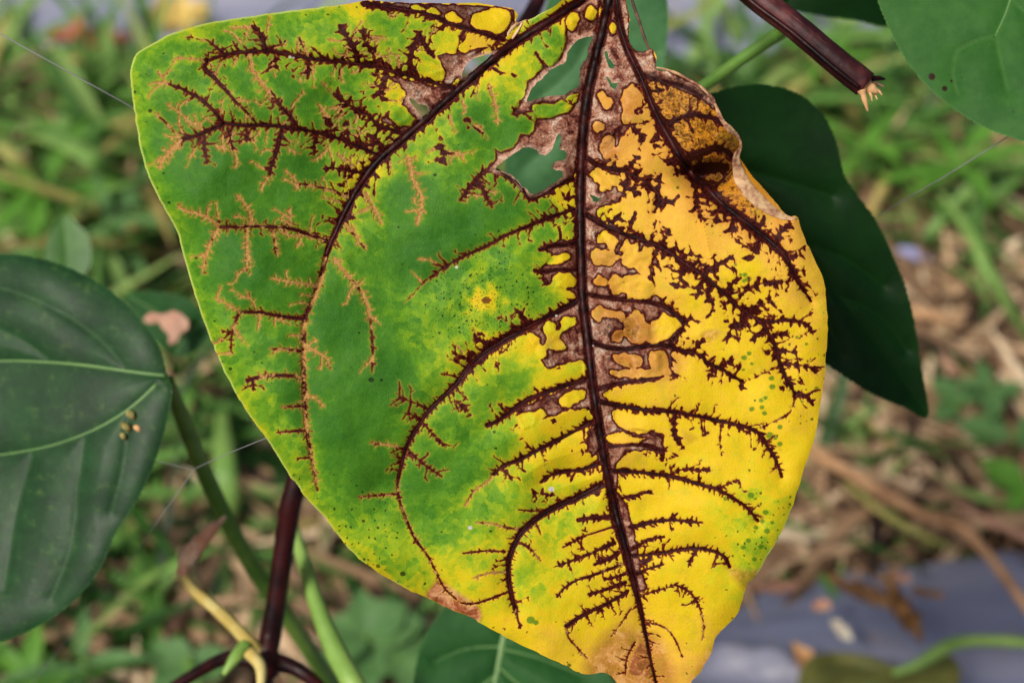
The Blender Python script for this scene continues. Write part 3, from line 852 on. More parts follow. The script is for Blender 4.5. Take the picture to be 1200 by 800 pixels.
vein([(358, 405), (370, 412), (382, 419), (387, 432)], 2.2, 1.2, .8, .1, 7, 5)
vein([(392, 303), (400, 314), (412, 328), (422, 339), (430, 356), (434, 375)], 2.6, 2.2, .85, .2, 7, 6)
vein([(434, 375), (436, 395), (437, 415), (436, 436)], 1.6, 1.4, .4, .1, 8, 4)
vein([(404, 262), (415, 275), (428, 292)], 2.8, 1.4, .6, .1, 6, 6)
vein([(429, 226), (438, 244), (447, 262)], 2.6, 1.6, .9, .1, 6, 6)
vein([(477, 183), (483, 207), (494, 230), (493, 248), (489, 262)], 2.6, 2.2, .92, .1, 6, 6)
vein([(573, 100), (579, 118), (582, 132), (583, 146)], 2.4, 1.0, .9, 0, 7, 5)
vein([(548, 138), (549, 150)], 2.4, 1.0, .2, 0, 7, 3)
vein([(516, 170), (520, 180), (517, 190)], 2.8, 1.2, .1, 0, 6, 4)
vein([(520, 177), (535, 180), (546, 190)], 1.6, .8, .9, 0, 7, 4)
vein([(628, 62), (634, 72), (642, 79)], 2.0, 2.2, .3, 0, 8, 3)
# -- rims of the torn holes
vein([(540, 234), (548, 224), (557, 211), (570, 200), (582, 196)], 2.2, 4.6, 0, .2, 6, 7)
vein([(557, 211), (566, 222), (572, 234), (577, 243)], 4.0, 1.6, 0, .2, 5, 7)
vein([(582, 198), (594, 206), (605, 213), (613, 222), (622, 233), (634, 229), (650, 219), (672, 209)], 4.2, 3.0, 0.1, .4, 7, 5)
vein([(600, 134), (612, 132), (622, 126)], 2.2, 3.4, 0, .2, 8, 4)
# -- middle left
vein([(674, 245), (650, 253), (620, 265), (595, 275), (570, 289), (545, 300), (520, 314), (507, 324)], 3.0, 1.3, 0, .6, 13, 4)
vein([(507, 324), (497, 330), (486, 343), (475, 354)], 1.1, .6, .35, .2, 20, 2)
vein([(494, 331), (488, 324), (482, 318)], .9, .5, .9, 0, 20, 2)
vein([(675, 284), (658, 287), (645, 288), (633, 292)], 5.0, 3.0, 0, .3, 7, 5)
vein([(675, 316), (655, 316), (638, 318), (627, 317)], 2.4, 3.0, 0, .4, 7, 4)
vein([(645, 318), (638, 325), (640, 332)], 4.0, 4.0, 0, 0, 6, 4)
vein([(683, 348), (668, 358), (640, 372), (612, 387), (590, 399), (565, 415), (547, 432), (535, 450), (517, 467), (502, 482), (492, 497), (482, 512), (476, 525), (471, 542), (467, 560)], 5.0, 2.6, 0, .62, 7, 7)
vein([(608, 388), (585, 402), (562, 418), (540, 445)], 7.5, 4.0, 0, 0, 6, 7)
vein([(467, 560), (466, 574), (470, 592), (478, 613), (488, 633), (502, 652), (512, 672), (522, 690), (535, 702)], 2.2, 1.6, .4, .4, 9, 4)
vein([(622, 382), (610, 368), (604, 362)], 5.0, 2.0, 0, 0, 5, 6)
vein([(590, 398), (572, 402), (556, 397)], 4.0, 2.0, .05, .1, 6, 5)
vein([(560, 424), (545, 420), (530, 412)], 2.4, .8, 0.1, 0, 6, 5)
vein([(501, 479), (488, 473), (467, 464)], 1.7, .8, .2, .1, 8, 4)
vein([(495, 492), (485, 487), (474, 483)], 1.7, .8, .2, 0, 8, 3)
vein([(498, 498), (510, 512), (523, 524)], 1.3, 1.1, 0, .1, 9, 3)
vein([(535, 470), (548, 482), (552, 487)], 1.0, 1.0, 0, 0, 9, 3)
vein([(474, 526), (455, 521), (434, 519)], 1.8, 1.2, .75, .1, 8, 4)
vein([(480, 530), (500, 546), (518, 558)], 1.4, 1.2, .2, .1, 8, 3)
vein([(464, 579), (445, 580), (421, 582)], 1.6, 1.2, .4, .1, 8, 4)
vein([(687, 444), (662, 452), (640, 460), (620, 467), (605, 477), (585, 492), (571, 498)], 4.5, 3.0, 0, .5, 7, 6)
vein([(612, 478), (610, 492), (612, 502)], 5.0, 3.0, 0, 0, 6, 4)
vein([(694, 494), (670, 507), (652, 517), (632, 526), (612, 537), (590, 546), (578, 556)], 3.8, 2.4, 0, .5, 7, 5)
vein([(578, 556), (572, 564), (556, 575), (545, 592)], 1.4, 1.0, .7, .2, 8, 4)
vein([(588, 549), (595, 555), (600, 562)], 2.0, 1.4, 0, 0, 9, 3)
vein([(702, 543), (682, 550), (662, 552), (645, 557), (634, 565)], 3.8, 1.4, 0, .45, 7, 5)
vein([(704, 568), (682, 580), (662, 589), (647, 596), (632, 605), (617, 617), (607, 630), (600, 645), (596, 660), (596, 677), (599, 695), (604, 712)], 6.0, 3.4, 0, .5, 7, 6)
vein([(604, 712), (607, 725), (610, 736)], 2.6, 1.0, .3, .2, 8, 3)
vein([(606, 620), (590, 617), (575, 613), (558, 612)], 2.0, 1.0, .6, .1, 8, 4)
vein([(592, 646), (570, 645), (543, 648)], 1.8, 1.2, .4, .1, 8, 3)
vein([(593, 670), (570, 672), (554, 678)], 1.5, .9, .7, .1, 8, 3)
vein([(596, 693), (578, 700), (556, 707), (540, 706)], 2.0, 1.4, .3, .2, 7, 3)
vein([(632, 599), (618, 598), (608, 597)], 1.6, .8, .5, 0, 8, 3)
vein([(650, 580), (636, 578), (625, 577)], 1.5, .8, .2, 0, 8, 3)
vein([(610, 636), (622, 643), (634, 657)], 2.4, .9, .5, .1, 8, 4)
vein([(628, 612), (634, 626)], 2.0, 1.2, .4, 0, 8, 3)
vein([(718, 617), (697, 624), (682, 629), (660, 641)], 3.0, 1.0, .15, .3, 6, 5)
vein([(714, 606), (695, 606), (678, 609)], 4.0, 3.0, 0, .2, 5, 5)
vein([(720, 636), (695, 647), (670, 657), (650, 664)], 3.0, 1.0, .2, .35, 7, 5)
vein([(724, 648), (710, 656), (697, 661)], 3.6, 2.0, 0, .2, 6, 5)
vein([(728, 661), (700, 672), (675, 680), (660, 690), (653, 699)], 2.6, 1.0, .3, .35, 7, 5)
vein([(732, 672), (718, 677), (708, 678)], 3.0, 1.2, 0, .1, 6, 4)
vein([(733, 682), (705, 692), (690, 696)], 3.0, 1.8, .1, .3, 7, 5)
vein([(736, 692), (715, 705), (692, 716), (672, 727), (664, 733)], 2.4, 3.2, 0, .4, 7, 4)
vein([(664, 733), (666, 746), (676, 758), (688, 771)], 1.8, 1.0, .4, .3, 8, 3)
vein([(740, 712), (728, 730), (716, 746)], 1.2, .6, .4, .2, 9, 3)
vein([(494, 38), (485, 52), (481, 68), (480, 86)], 3.0, 5.0, 0, 0, 6, 5)
vein([(507, 66), (500, 56), (494, 48)], 4.0, 4.0, 0, 0, 6, 5)
vein([(520, 30), (512, 40), (504, 48)], 2.6, 3.0, 0, 0, 6, 5)
vein([(545, 36), (538, 46), (534, 60)], 3.0, 3.0, 0, 0, 6, 4)
vein([(452, 84), (450, 96), (444, 108), (448, 118)], 3.6, 2.0, 0, 0, 6, 5)
vein([(400, 163), (408, 150), (405, 140)], 2.8, 1.4, 0, 0, 6, 5)
vein([(452, 180), (446, 168), (438, 160)], 3.0, 1.4, 0, 0, 6, 5)
# -- right half
vein([(722, 128), (732, 142), (745, 152), (754, 165)], 3.4, 2.0, 0, 0, 6, 6)
vein([(771, 151), (770, 162), (768, 175)], 4.0, 1.2, 0, 0, 6, 5)
vein([(790, 178), (791, 190), (794, 206)], 4.0, 1.2, 0, 0, 6, 5)
vein([(746, 100), (750, 118), (752, 132)], 2.0, 3.0, 0, 0, 6, 5)
vein([(755, 213), (750, 224), (744, 230)], 3.6, 1.2, 0, 0, 6, 5)
vein([(735, 200), (742, 192), (748, 184)], 3.4, 1.2, 0, 0, 6, 5)
vein([(712, 265), (722, 258), (728, 250)], 3.4, 1.2, 0, 0, 6, 5)
vein([(850, 346), (856, 334), (868, 326)], 3.0, 1.0, 0, 0, 6, 5)
vein([(835, 333), (830, 346), (836, 358)], 3.0, 1.0, 0, 0, 6, 5)
vein([(760, 405), (762, 394), (770, 384)], 3.0, 1.2, 0, 0, 6, 5)
vein([(783, 148), (796, 139), (815, 135), (837, 140), (846, 147)], 4.0, 3.0, 0, .4, 7, 6)
vein([(800, 190), (815, 182), (835, 175), (848, 176), (860, 183)], 8.0, 3.0, 0, .2, 6, 6)
vein([(812, 200), (830, 196), (850, 196)], 9.0, 6.0, 0, 0, 6, 6)
vein([(752, 88), (775, 96), (800, 101), (822, 113)], 3.0, 1.5, .1, .3, 8, 5)
vein([(816, 214), (817, 236), (822, 262)], 4.0, 1.0, 0, .2, 6, 5)
vein([(842, 238), (841, 250), (839, 260)], 3.6, 1.2, 0, 0, 6, 5)
vein([(858, 252), (859, 266), (857, 277)], 3.6, 1.2, 0, 0, 6, 5)
vein([(876, 262), (888, 262), (897, 266)], 4.0, 1.6, 0, 0, 6, 4)
vein([(907, 284), (915, 272), (926, 261)], 4.0, 1.6, 0, .2, 6, 5)
vein([(893, 278), (884, 292), (880, 302)], 3.6, 1.6, 0, 0, 6, 5)
vein([(925, 302), (940, 299)], 2.2, .8, 0, 0, 7, 4)
vein([(930, 318), (945, 317)], 2.0, .8, 0, 0, 7, 4)
vein([(686, 184), (705, 195), (730, 201), (755, 212), (767, 222), (773, 235), (767, 248)], 3.4, 3.0, 0, .55, 7, 8)
vein([(774, 235), (786, 235), (795, 237)], 2.4, .9, 0, .1, 6, 4)
vein([(768, 212), (776, 204)], 2.4, .8, 0, 0, 8, 3)
vein([(726, 200), (716, 208), (735, 215), (738, 222)], 1.5, 3.0, 0, 0, 7, 5)
vein([(688, 252), (710, 265), (735, 275), (760, 284), (780, 293), (800, 307), (820, 320), (835, 332), (850, 345), (865, 359), (880, 369), (892, 378), (902, 393), (910, 411), (916, 430), (923, 446), (932, 461)], 4.6, 3.0, 0, .62, 7, 9)
vein([(932, 461), (930, 473), (924, 485), (905, 495), (888, 503)], 1.3, .9, .35, .2, 12, 3)
vein([(892, 377), (910, 376), (928, 375), (945, 380), (953, 392)], 3.2, 1.6, .05, .4, 7, 5)
vein([(867, 347), (880, 336), (900, 331), (928, 330)], 3.0, .9, 0, .3, 7, 5)
vein([(880, 367), (892, 358), (906, 354)], 2.6, .9, 0, .2, 7, 4)
vein([(828, 318), (848, 308), (862, 297)], 2.6, .9, 0, .2, 7, 4)
vein([(826, 325), (820, 337), (815, 350)], 3.0, 1.0, 0, .2, 6, 5)
vein([(806, 311), (800, 322), (792, 336)], 3.6, 1.2, 0, .2, 6, 5)
vein([(772, 291), (767, 306), (762, 324)], 4.5, 2.5, 0, .2, 6, 5)
vein([(776, 288), (780, 276), (786, 268)], 2.6, .9, 0, .2, 7, 4)
vein([(800, 303), (812, 296)], 2.6, .8, 0, 0, 7, 4)
vein([(735, 272), (740, 262), (742, 258)], 2.6, .8, 0, 0, 7, 4)
vein([(876, 370), (866, 378), (857, 386), (855, 397)], 3.2, 1.2, 0, .2, 6, 4)
vein([(897, 388), (885, 395), (880, 398)], 2.6, 1.0, 0, 0, 7, 4)
vein([(907, 392), (924, 392)], 2.4, .9, 0, .1, 7, 3)
vein([(912, 411), (937, 413)], 2.2, .8, 0, .1, 7, 3)
vein([(919, 426), (945, 429), (958, 437)], 1.8, 1.0, .1, .2, 8, 3)
vein([(936, 460), (948, 467), (953, 474)], 1.4, .9, .1, .1, 8, 3)
vein([(912, 428), (890, 440), (872, 448)], 1.4, .8, .3, .1, 9, 3)
vein([(910, 408), (896, 414)], 1.8, .6, 0, 0, 8, 3)
vein([(925, 450), (915, 456)], 1.8, .6, 0, 0, 8, 3)
vein([(690, 345), (720, 350), (755, 353), (782, 361), (796, 374), (801, 379)], 2.4, 4.0, 0, .5, 8, 6)
vein([(799, 372), (800, 384), (785, 404)], 4.0, 3.4, 0, .3, 6, 6)
vein([(801, 378), (812, 372)], 3.0, 1.0, 0, 0, 7, 5)
vein([(694, 400), (712, 407), (735, 409), (760, 405), (780, 405), (800, 411), (817, 415), (830, 425), (845, 432), (857, 440), (870, 447)], 3.8, 2.6, 0, .6, 7, 7)
vein([(869, 447), (869, 457)], 2.2, .9, 0, .1, 8, 3)
vein([(812, 411), (827, 397)], 3.0, .9, 0, .2, 6, 4)
vein([(784, 410), (786, 430), (790, 446)], 3.4, 1.0, 0, .2, 6, 5)
vein([(836, 430), (830, 445)], 2.8, .9, 0, .1, 6, 4)
vein([(845, 430), (860, 421)], 2.0, .7, .2, .1, 7, 3)
vein([(702, 455), (730, 449), (756, 444), (778, 441)], 4.0, 2.0, 0, .3, 6, 5)
vein([(701, 470), (725, 475), (755, 480), (785, 482), (810, 486), (835, 491), (860, 497), (885, 504), (893, 513), (902, 527), (910, 540), (916, 558)], 4.2, 2.0, 0, .6, 7, 7)
vein([(790, 486), (790, 505), (795, 517), (802, 526)], 3.0, 1.2, 0, .2, 6, 4)
vein([(822, 492), (824, 511)], 1.8, .8, .3, .1, 8, 3)
vein([(845, 497), (844, 517), (846, 533)], 2.0, .9, .3, .2, 8, 3)
vein([(710, 507), (735, 512), (755, 509), (775, 510)], 2.4, 2.4, 0, .2, 6, 5)
vein([(712, 523), (742, 520), (762, 523), (777, 530), (775, 538)], 2.6, 3.6, 0, .3, 6, 6)
vein([(758, 520), (757, 512), (766, 503)], 3.4, 1.4, 0, 0, 6, 4)
vein([(715, 551), (745, 553), (775, 556), (800, 561), (820, 567), (840, 573), (862, 585), (878, 597), (888, 610)], 3.4, 2.0, 0, .6, 7, 6)
vein([(840, 573), (855, 566), (866, 562)], 1.6, .7, 0, .1, 9, 3)
vein([(785, 557), (800, 550), (835, 551)], 1.4, .7, .1, 0, 9, 4)
vein([(722, 585), (745, 580), (765, 575)], 3.4, 1.0, 0, .2, 6, 5)
vein([(740, 617), (767, 611), (785, 609), (800, 610), (823, 612)], 3.4, 1.6, 0, .4, 6, 5)
vein([(785, 608), (794, 601)], 2.4, .8, 0, 0, 7, 3)
vein([(736, 645), (748, 639), (760, 632), (778, 629)], 3.0, 1.4, 0, .3, 6, 5)
vein([(740, 651), (765, 649), (790, 645), (812, 642), (830, 644), (845, 649), (851, 655), (855, 664)], 2.6, 2.4, 0, .5, 7, 5)
vein([(817, 644), (811, 653), (807, 664)], 1.8, .8, .1, .1, 8, 3)
vein([(745, 672), (760, 666), (778, 661)], 3.2, 1.4, 0, .3, 6, 4)
vein([(747, 660), (757, 657), (764, 650)], 3.2, 2.0, 0, 0, 5, 4)
vein([(748, 680), (758, 678)], 3.6, 1.4, 0, 0, 5, 4)
vein([(752, 697), (765, 693), (780, 689), (791, 685)], 1.2, 1.2, .2, .3, 8, 3)
vein([(791, 685), (805, 691), (815, 702), (822, 717)], 2.0, 1.4, .1, .4, 8, 3)
vein([(822, 717), (825, 735), (823, 750)], 1.3, .9, .6, .3, 9, 2)
vein([(757, 729), (777, 734), (790, 747), (800, 770)], 1.6, .8, .35, .3, 12, 2)
vein([(744, 752), (735, 770), (733, 790)], 1.6, 1.0, .2, .3, 9, 2)

# brown dead tissue between the veins (polygon, pinkness)
BROWN = [
    ([(705, -12), (688, -8), (668, 12), (661, 24), (663, 36), (663, 50), (658, 66), (648, 78), (640, 79), (636, 74), (635, 81), (625, 91), (617, 96), (616, 110), (608, 122), (601, 133), (620, 130), (627, 122), (650, 121), (662, 116), (670, 110), (677, 111), (676, 120), (666, 131), (650, 137), (637, 140), (628, 136), (626, 150), (620, 160), (610, 156), (608, 163), (601, 173), (587, 178), (580, 174), (581, 186), (573, 197), (566, 204), (582, 202), (600, 210), (613, 224), (624, 234), (640, 228), (655, 219), (673, 212), (682, 150), (698, 60)], 1.0),
    ([(700, -24), (733, -24), (739, 25), (737, 45), (745, 60), (765, 57), (770, 78), (785, 84), (810, 95), (825, 103), (840, 122), (838, 131), (820, 116), (795, 105), (775, 97), (763, 97), (757, 94), (750, 103), (742, 99), (731, 105), (728, 118), (732, 130), (735, 143), (742, 147), (733, 157), (726, 163), (721, 175), (723, 186), (712, 192), (700, 188), (690, 195), (680, 190), (684, 140), (694, 80), (706, 20)], 1.0),
    # right band along the midrib
    ([(682, 185), (700, 190), (722, 196), (728, 204), (722, 212), (726, 224), (738, 228), (726, 236), (704, 243), (700, 250), (712, 262), (740, 277), (766, 286), (770, 305), (764, 322), (768, 345), (784, 358), (800, 368), (800, 390), (785, 404), (784, 425), (786, 440), (760, 443), (720, 452), (706, 462), (720, 476), (718, 490), (726, 500), (760, 506), (778, 510), (778, 530), (760, 528), (735, 530), (722, 545), (726, 558), (722, 575), (735, 590), (742, 615), (748, 640), (752, 668), (760, 690), (748, 695), (736, 660), (722, 600), (706, 520), (692, 430), (682, 330), (680, 250)], 0.9),
    # left band along the midrib
    ([(680, 280), (655, 281), (634, 290), (646, 298), (640, 310), (628, 317), (637, 326), (644, 334), (668, 340), (676, 350), (640, 374), (616, 388), (624, 400), (632, 418), (642, 432), (652, 430), (668, 424), (684, 424), (686, 446), (650, 460), (610, 478), (606, 490), (614, 502), (640, 490), (668, 480), (690, 478), (696, 496), (688, 505), (686, 520), (692, 535), (704, 545), (712, 580), (716, 610), (728, 650), (742, 690), (738, 660), (722, 600), (706, 520), (692, 430), (682, 330)], 0.8),
    # wedge under the top edge
    ([(588, 48), (560, 62), (541, 88), (530, 101), (512, 97), (503, 86), (520, 82), (512, 65), (530, 63), (548, 60), (560, 57), (576, 54), (584, 46), (600, 30), (606, 24), (598, 40)], 0.85),
    ([(425, 2), (470, 3), (530, 5), (585, 8), (603, 12), (604, 30), (590, 44), (560, 38), (530, 30), (500, 18), (460, 14), (430, 10)], 0.35),
    ([(440, 86), (470, 90), (500, 98), (528, 106), (505, 130), (490, 148), (478, 158), (460, 150), (444, 142), (452, 134), (470, 124), (476, 112), (466, 98)], 0.95),
]
ISLANDS = [  # healthy tissue left inside the dead zones
    [(665, 33), (664, 22), (669, 15), (677, 16), (679, 23), (675, 32), (670, 37)], [(686, 20), (687, 11), (693, 7), (699, 12), (699, 19), (693, 24)],
    [(715, 30), (719, 26), (722, 33), (720, 40), (716, 39)],
    [(552, 26), (556, 17), (570, 13), (580, 9), (594, 12), (599, 22), (594, 33), (585, 40), (570, 36), (557, 33)], [(521, 18), (530, 14), (538, 20), (542, 24), (536, 27), (526, 25)], [(501, 13), (508, 10), (518, 16), (515, 19), (506, 17)], [(482, 8), (490, 6), (498, 11), (490, 13)], [(409, 10), (418, 5), (427, 11), (421, 17), (411, 16)],
    [(538, 52), (548, 47), (556, 45), (568, 52), (562, 56), (552, 58), (545, 62), (540, 60)], [(572, 50), (578, 47), (580, 51), (574, 53)],
    [(506, 44), (516, 37), (528, 37), (537, 42), (537, 55), (531, 63), (520, 62), (510, 56)],
    [(488, 64), (496, 60), (506, 68), (512, 76), (520, 83), (520, 92), (510, 95), (496, 88), (488, 82), (494, 74)],
    [(455, 127), (462, 122), (470, 122), (480, 133), (486, 140), (480, 147), (470, 148), (458, 140)], [(452, 112), (462, 105), (472, 107), (470, 117), (460, 117)],
    # right half
    [(700, 110), (707, 107), (711, 113), (717, 115), (718, 122), (712, 128), (705, 124)], [(733, 106), (741, 101), (748, 104), (754, 114), (752, 124), (745, 128), (742, 140), (735, 146), (729, 141), (730, 128), (732, 118)],
    [(705, 165), (712, 158), (720, 162), (722, 172), (720, 183), (710, 186), (704, 178)], [(694, 148), (702, 142), (708, 150), (700, 156)],
    [(692, 203), (700, 198), (712, 200), (722, 206), (727, 214), (722, 216), (712, 222), (704, 224), (701, 214), (693, 208)],
    [(699, 278), (706, 271), (714, 274), (721, 276), (723, 285), (719, 293), (713, 291), (711, 285), (704, 285)],
    [(692, 297), (700, 292), (710, 294), (720, 295), (726, 303), (718, 310), (704, 311), (694, 307)],
    [(728, 290), (732, 282), (740, 285), (748, 286), (748, 296), (755, 290), (764, 292), (765, 304), (760, 314), (762, 322), (752, 324), (746, 315), (736, 314), (729, 307), (731, 298)],
    [(696, 330), (701, 323), (710, 326), (712, 333), (703, 336)],
    [(713, 328), (722, 320), (729, 326), (741, 321), (752, 322), (760, 327), (768, 335), (765, 346), (752, 352), (738, 349), (732, 343), (724, 345), (716, 340)],
    [(693, 366), (700, 359), (712, 362), (726, 364), (733, 372), (728, 378), (718, 372), (706, 372), (700, 377)],
    [(731, 380), (736, 370), (744, 364), (752, 368), (756, 376), (763, 383), (761, 396), (754, 402), (742, 401), (733, 395)], [(716, 392), (722, 386), (730, 388), (729, 398), (720, 400)],
    [(757, 400), (760, 388), (766, 376), (774, 370), (778, 365), (784, 370), (795, 374), (797, 382), (790, 390), (780, 400), (768, 402)],
    [(718, 418), (728, 414), (740, 416), (752, 418), (753, 428), (742, 431), (728, 429)], [(761, 415), (770, 411), (782, 414), (784, 430), (786, 440), (760, 443), (740, 442), (720, 441), (716, 435), (730, 433), (750, 432), (762, 432)],
    [(712, 463), (724, 456), (740, 452), (760, 447), (785, 444), (785, 476), (755, 474), (728, 471), (714, 468)],
    [(718, 482), (726, 480), (738, 484), (760, 486), (782, 488), (784, 506), (766, 503), (752, 508), (738, 504), (726, 500), (720, 492)],
    [(711, 513), (720, 507), (735, 508), (745, 512), (756, 513), (748, 518), (730, 520), (716, 519)],
    [(726, 544), (732, 534), (744, 528), (756, 533), (770, 540), (780, 545), (780, 551), (750, 549), (730, 548)],
    [(728, 574), (733, 562), (750, 560), (780, 562), (778, 571), (750, 576), (735, 580)], [(738, 602), (745, 590), (765, 582), (790, 590), (785, 603), (760, 608), (744, 612)], [(745, 632), (752, 622), (770, 617), (782, 622), (768, 627), (755, 632)],
    # left half
    [(643, 302), (652, 299), (662, 297), (669, 299), (668, 304), (660, 308), (650, 310), (640, 309)], [(646, 330), (650, 323), (658, 320), (668, 321), (675, 326), (674, 335), (664, 339), (662, 348), (652, 354), (640, 348), (640, 338)],
    [(616, 396), (622, 390), (630, 394), (635, 404), (642, 396), (638, 390), (637, 381), (642, 376), (650, 379), (652, 387), (658, 382), (657, 376), (664, 371), (674, 373), (674, 380), (664, 386), (655, 396), (664, 406), (655, 412), (643, 408), (640, 418), (630, 422), (622, 420), (620, 408)],
    [(604, 400), (610, 399), (616, 410), (621, 424), (634, 428), (640, 436), (655, 434), (668, 426), (684, 423), (686, 434), (676, 440), (660, 446), (640, 454), (622, 452), (606, 440)],
    [(655, 468), (664, 460), (676, 457), (685, 458), (684, 466), (674, 472), (668, 476), (658, 476)], [(606, 488), (614, 484), (628, 482), (634, 478), (640, 486), (634, 494), (648, 496), (664, 490), (680, 480), (688, 481), (686, 488), (668, 500), (646, 512), (625, 520), (612, 510)],
    [(646, 528), (656, 524), (658, 514), (668, 508), (676, 502), (682, 502), (684, 510), (680, 520), (670, 528), (690, 536), (698, 534), (698, 540), (680, 547), (660, 549), (644, 546)],
    [(655, 574), (672, 562), (690, 556), (700, 556), (698, 564), (680, 573), (662, 582)], [(672, 600), (690, 590), (706, 584), (710, 594), (704, 601), (690, 602)], [(690, 618), (704, 610), (716, 612), (716, 628), (704, 640), (690, 640)],
]

YEL = [(300, 300, .03), (200, 150, .12), (165, 110, .30), (350, 120, .15), (350, 200, .08), (505, 30, .5), (480, 45, .45), (460, 30, .36), (450, 12, .4), (500, 50, .55), (460, 60, .40), (430, 40, .38), (400, 20, .30), (300, 30, .20), (230, 45, .30), (580, 20, 1.0), (530, 20, 1.0), (560, 52, 1.12), (520, 50, .75), (510, 80, .82), (490, 70, .6), (440, 110, .36), (470, 140, .5), (460, 112, .8), (440, 165, .32), (400, 140, .18), (410, 100, .25), (425, 205, .65), (260, 200, .04), (480, 230, .08), (560, 140, .12), (600, 160, .14), (650, 130, .35), (672, 114, .7), (645, 45, .28), (670, 25, 1.0), (692, 15, 1.0), (718, 33, 1.0), (418, 12, .85),
       (500, 300, 0), (540, 270, .02), (590, 240, .08), (640, 250, .18), (664, 228, .85), (668, 270, .45), (655, 303, 1.05), (640, 290, .25), (660, 335, .95), (620, 340, .3), (566, 352, .5), (590, 330, .22), (545, 335, .25), (545, 375, .25), (590, 375, .3), (600, 372, .3), (640, 355, .4), (585, 400, .8), (540, 428, .5), (450, 440, .02), (400, 380, .02), (400, 500, .06), (420, 480, .12), (350, 470, .04), (298, 470, .45), (280, 440, .25), (310, 500, .42), (340, 550, .32), (385, 600, .38), (430, 560, .12), (430, 640, .5), (470, 660, .55), (500, 560, .10), (540, 540, .22), (520, 620, .38), (500, 600, .25), (560, 480, .30), (600, 440, .38), (630, 400, 1.0), (650, 440, .8), (668, 432, .72), (590, 510, .42), (620, 505, .85), (650, 495, 1.0), (670, 466, .98), (610, 560, .55), (640, 540, .85), (670, 525, .98), (690, 540, 1.0), (640, 580, .62), (610, 590, .52), (560, 600, .42), (560, 650, .62), (530, 670, .75), (580, 690, .85), (610, 670, .55), (640, 630, .7), (640, 680, .75), (660, 710, .9), (600, 735, 1.0), (700, 640, .98), (700, 720, 1.0), (650, 755, 1.1),
       (720, 210, 1.22), (760, 250, 1.2), (740, 200, 1.28), (720, 170, 1.38), (740, 130, 1.45), (708, 117, 1.42), (760, 160, 1.35), (790, 190, 1.3), (800, 120, 1.55), (825, 160, 1.62), (850, 165, 1.72), (840, 195, 1.9), (850, 225, 1.7), (870, 245, 1.6), (880, 250, 1.5), (900, 270, 1.35), (930, 300, 1.22), (840, 270, 1.22), (860, 300, 1.12), (800, 280, 1.15), (745, 300, 1.2), (712, 300, 1.25), (705, 330, 1.5), (740, 335, 1.16), (715, 368, 1.35), (745, 385, 1.42), (722, 393, 1.55), (780, 385, 1.04), (735, 422, 1.5), (770, 425, 1.3), (950, 330, 1.15), (880, 340, 1.03), (870, 320, .92), (900, 400, 1.0), (940, 420, 1.03), (850, 400, 1.0), (820, 350, 1.05), (820, 460, 1.0), (750, 460, 1.02), (900, 470, 1.0), (940, 480, 1.02), (760, 495, 1.05), (735, 514, 1.14), (850, 530, 1.0), (920, 540, .98), (790, 540, 1.0), (800, 590, 1.0), (880, 610, .85), (910, 600, .88), (885, 645, .62), (895, 635, .60), (902, 612, .68), (878, 628, .74), (860, 690, .85), (820, 630, .97), (780, 640, 1.0), (800, 690, .95), (850, 720, 1.0), (830, 745, 1.08), (800, 740, 1.03), (740, 740, 1.12), (770, 770, 1.22), (720, 770, 1.25), (810, 790, 1.22), (765, 820, 1.3)]
GREEN_DOTS = [(872, 419, 3.0), (878, 414, 2.4), (881, 426, 1.8), (871, 433, 1.6), (904, 443, 2.8), (905, 453, 3.2), (892, 469, 2.4), (897, 466, 2.2), (893, 477, 2.4), (896, 484, 2.6), (881, 479, 2.8), (957, 455, 2.2), (914, 500, 2.8), (902, 510, 4.2), (908, 512, 3.2), (914, 520, 2.8), (868, 322, 1.8), (873, 322, 2.4), (877, 327, 3.4), (872, 329, 2.2), (862, 310, 1.6), (880, 580, 3.6), (897, 600, 3.0), (893, 610, 2.8), (899, 622, 3.2), (886, 618, 2.4), (877, 633, 2.8), (871, 641, 2.6), (905, 612, 2.2), (892, 640, 3.0), (884, 655, 2.6), (622, 726, 4.5), (628, 729, 3.0), (850, 584, 2.4), (940, 470, 1.6), (934, 395, 1.8), (945, 403, 1.6)]
BLACK_DOTS = [(435, 445, 3.4), (447, 445, 1.8), (246, 480, 1.0), (482, 484, 1.6), (421, 390, 1.5), (515, 390, 1.6), (298, 412, 1.2), (307, 425, 1.4), (270, 432, 2.2), (260, 424, 1.5), (230, 302, 2.2), (176, 130, 2.6), (221, 46, 2.2), (158, 108, 1.8), (426, 610, 2.0), (443, 618, 1.8), (443, 663, 2.6), (472, 672, 3.2), (427, 655, 1.8), (794, 220, 2.0), (858, 302, 1.6), (715, 388, 1.4), (579, 506, 1.8), (581, 525, 1.8), (575, 622, 1.8), (667, 779, 2.4), (551, 323, 1.8), (582, 337, 1.6), (548, 338, 1.4), (510, 205, 2.0), (488, 260, 1.2), (467, 266, 1.4), (509, 205, 1.6), (605, 545, 1.2), (740, 365, 1.2)]
WHITE_DOTS = [(646, 573, 3.4), (551, 618, 2.6), (535, 313, 1.8), (652, 370, 1.6), (340, 67, 1.6), (344, 68, 1.2), (695, 405, 1.0)]
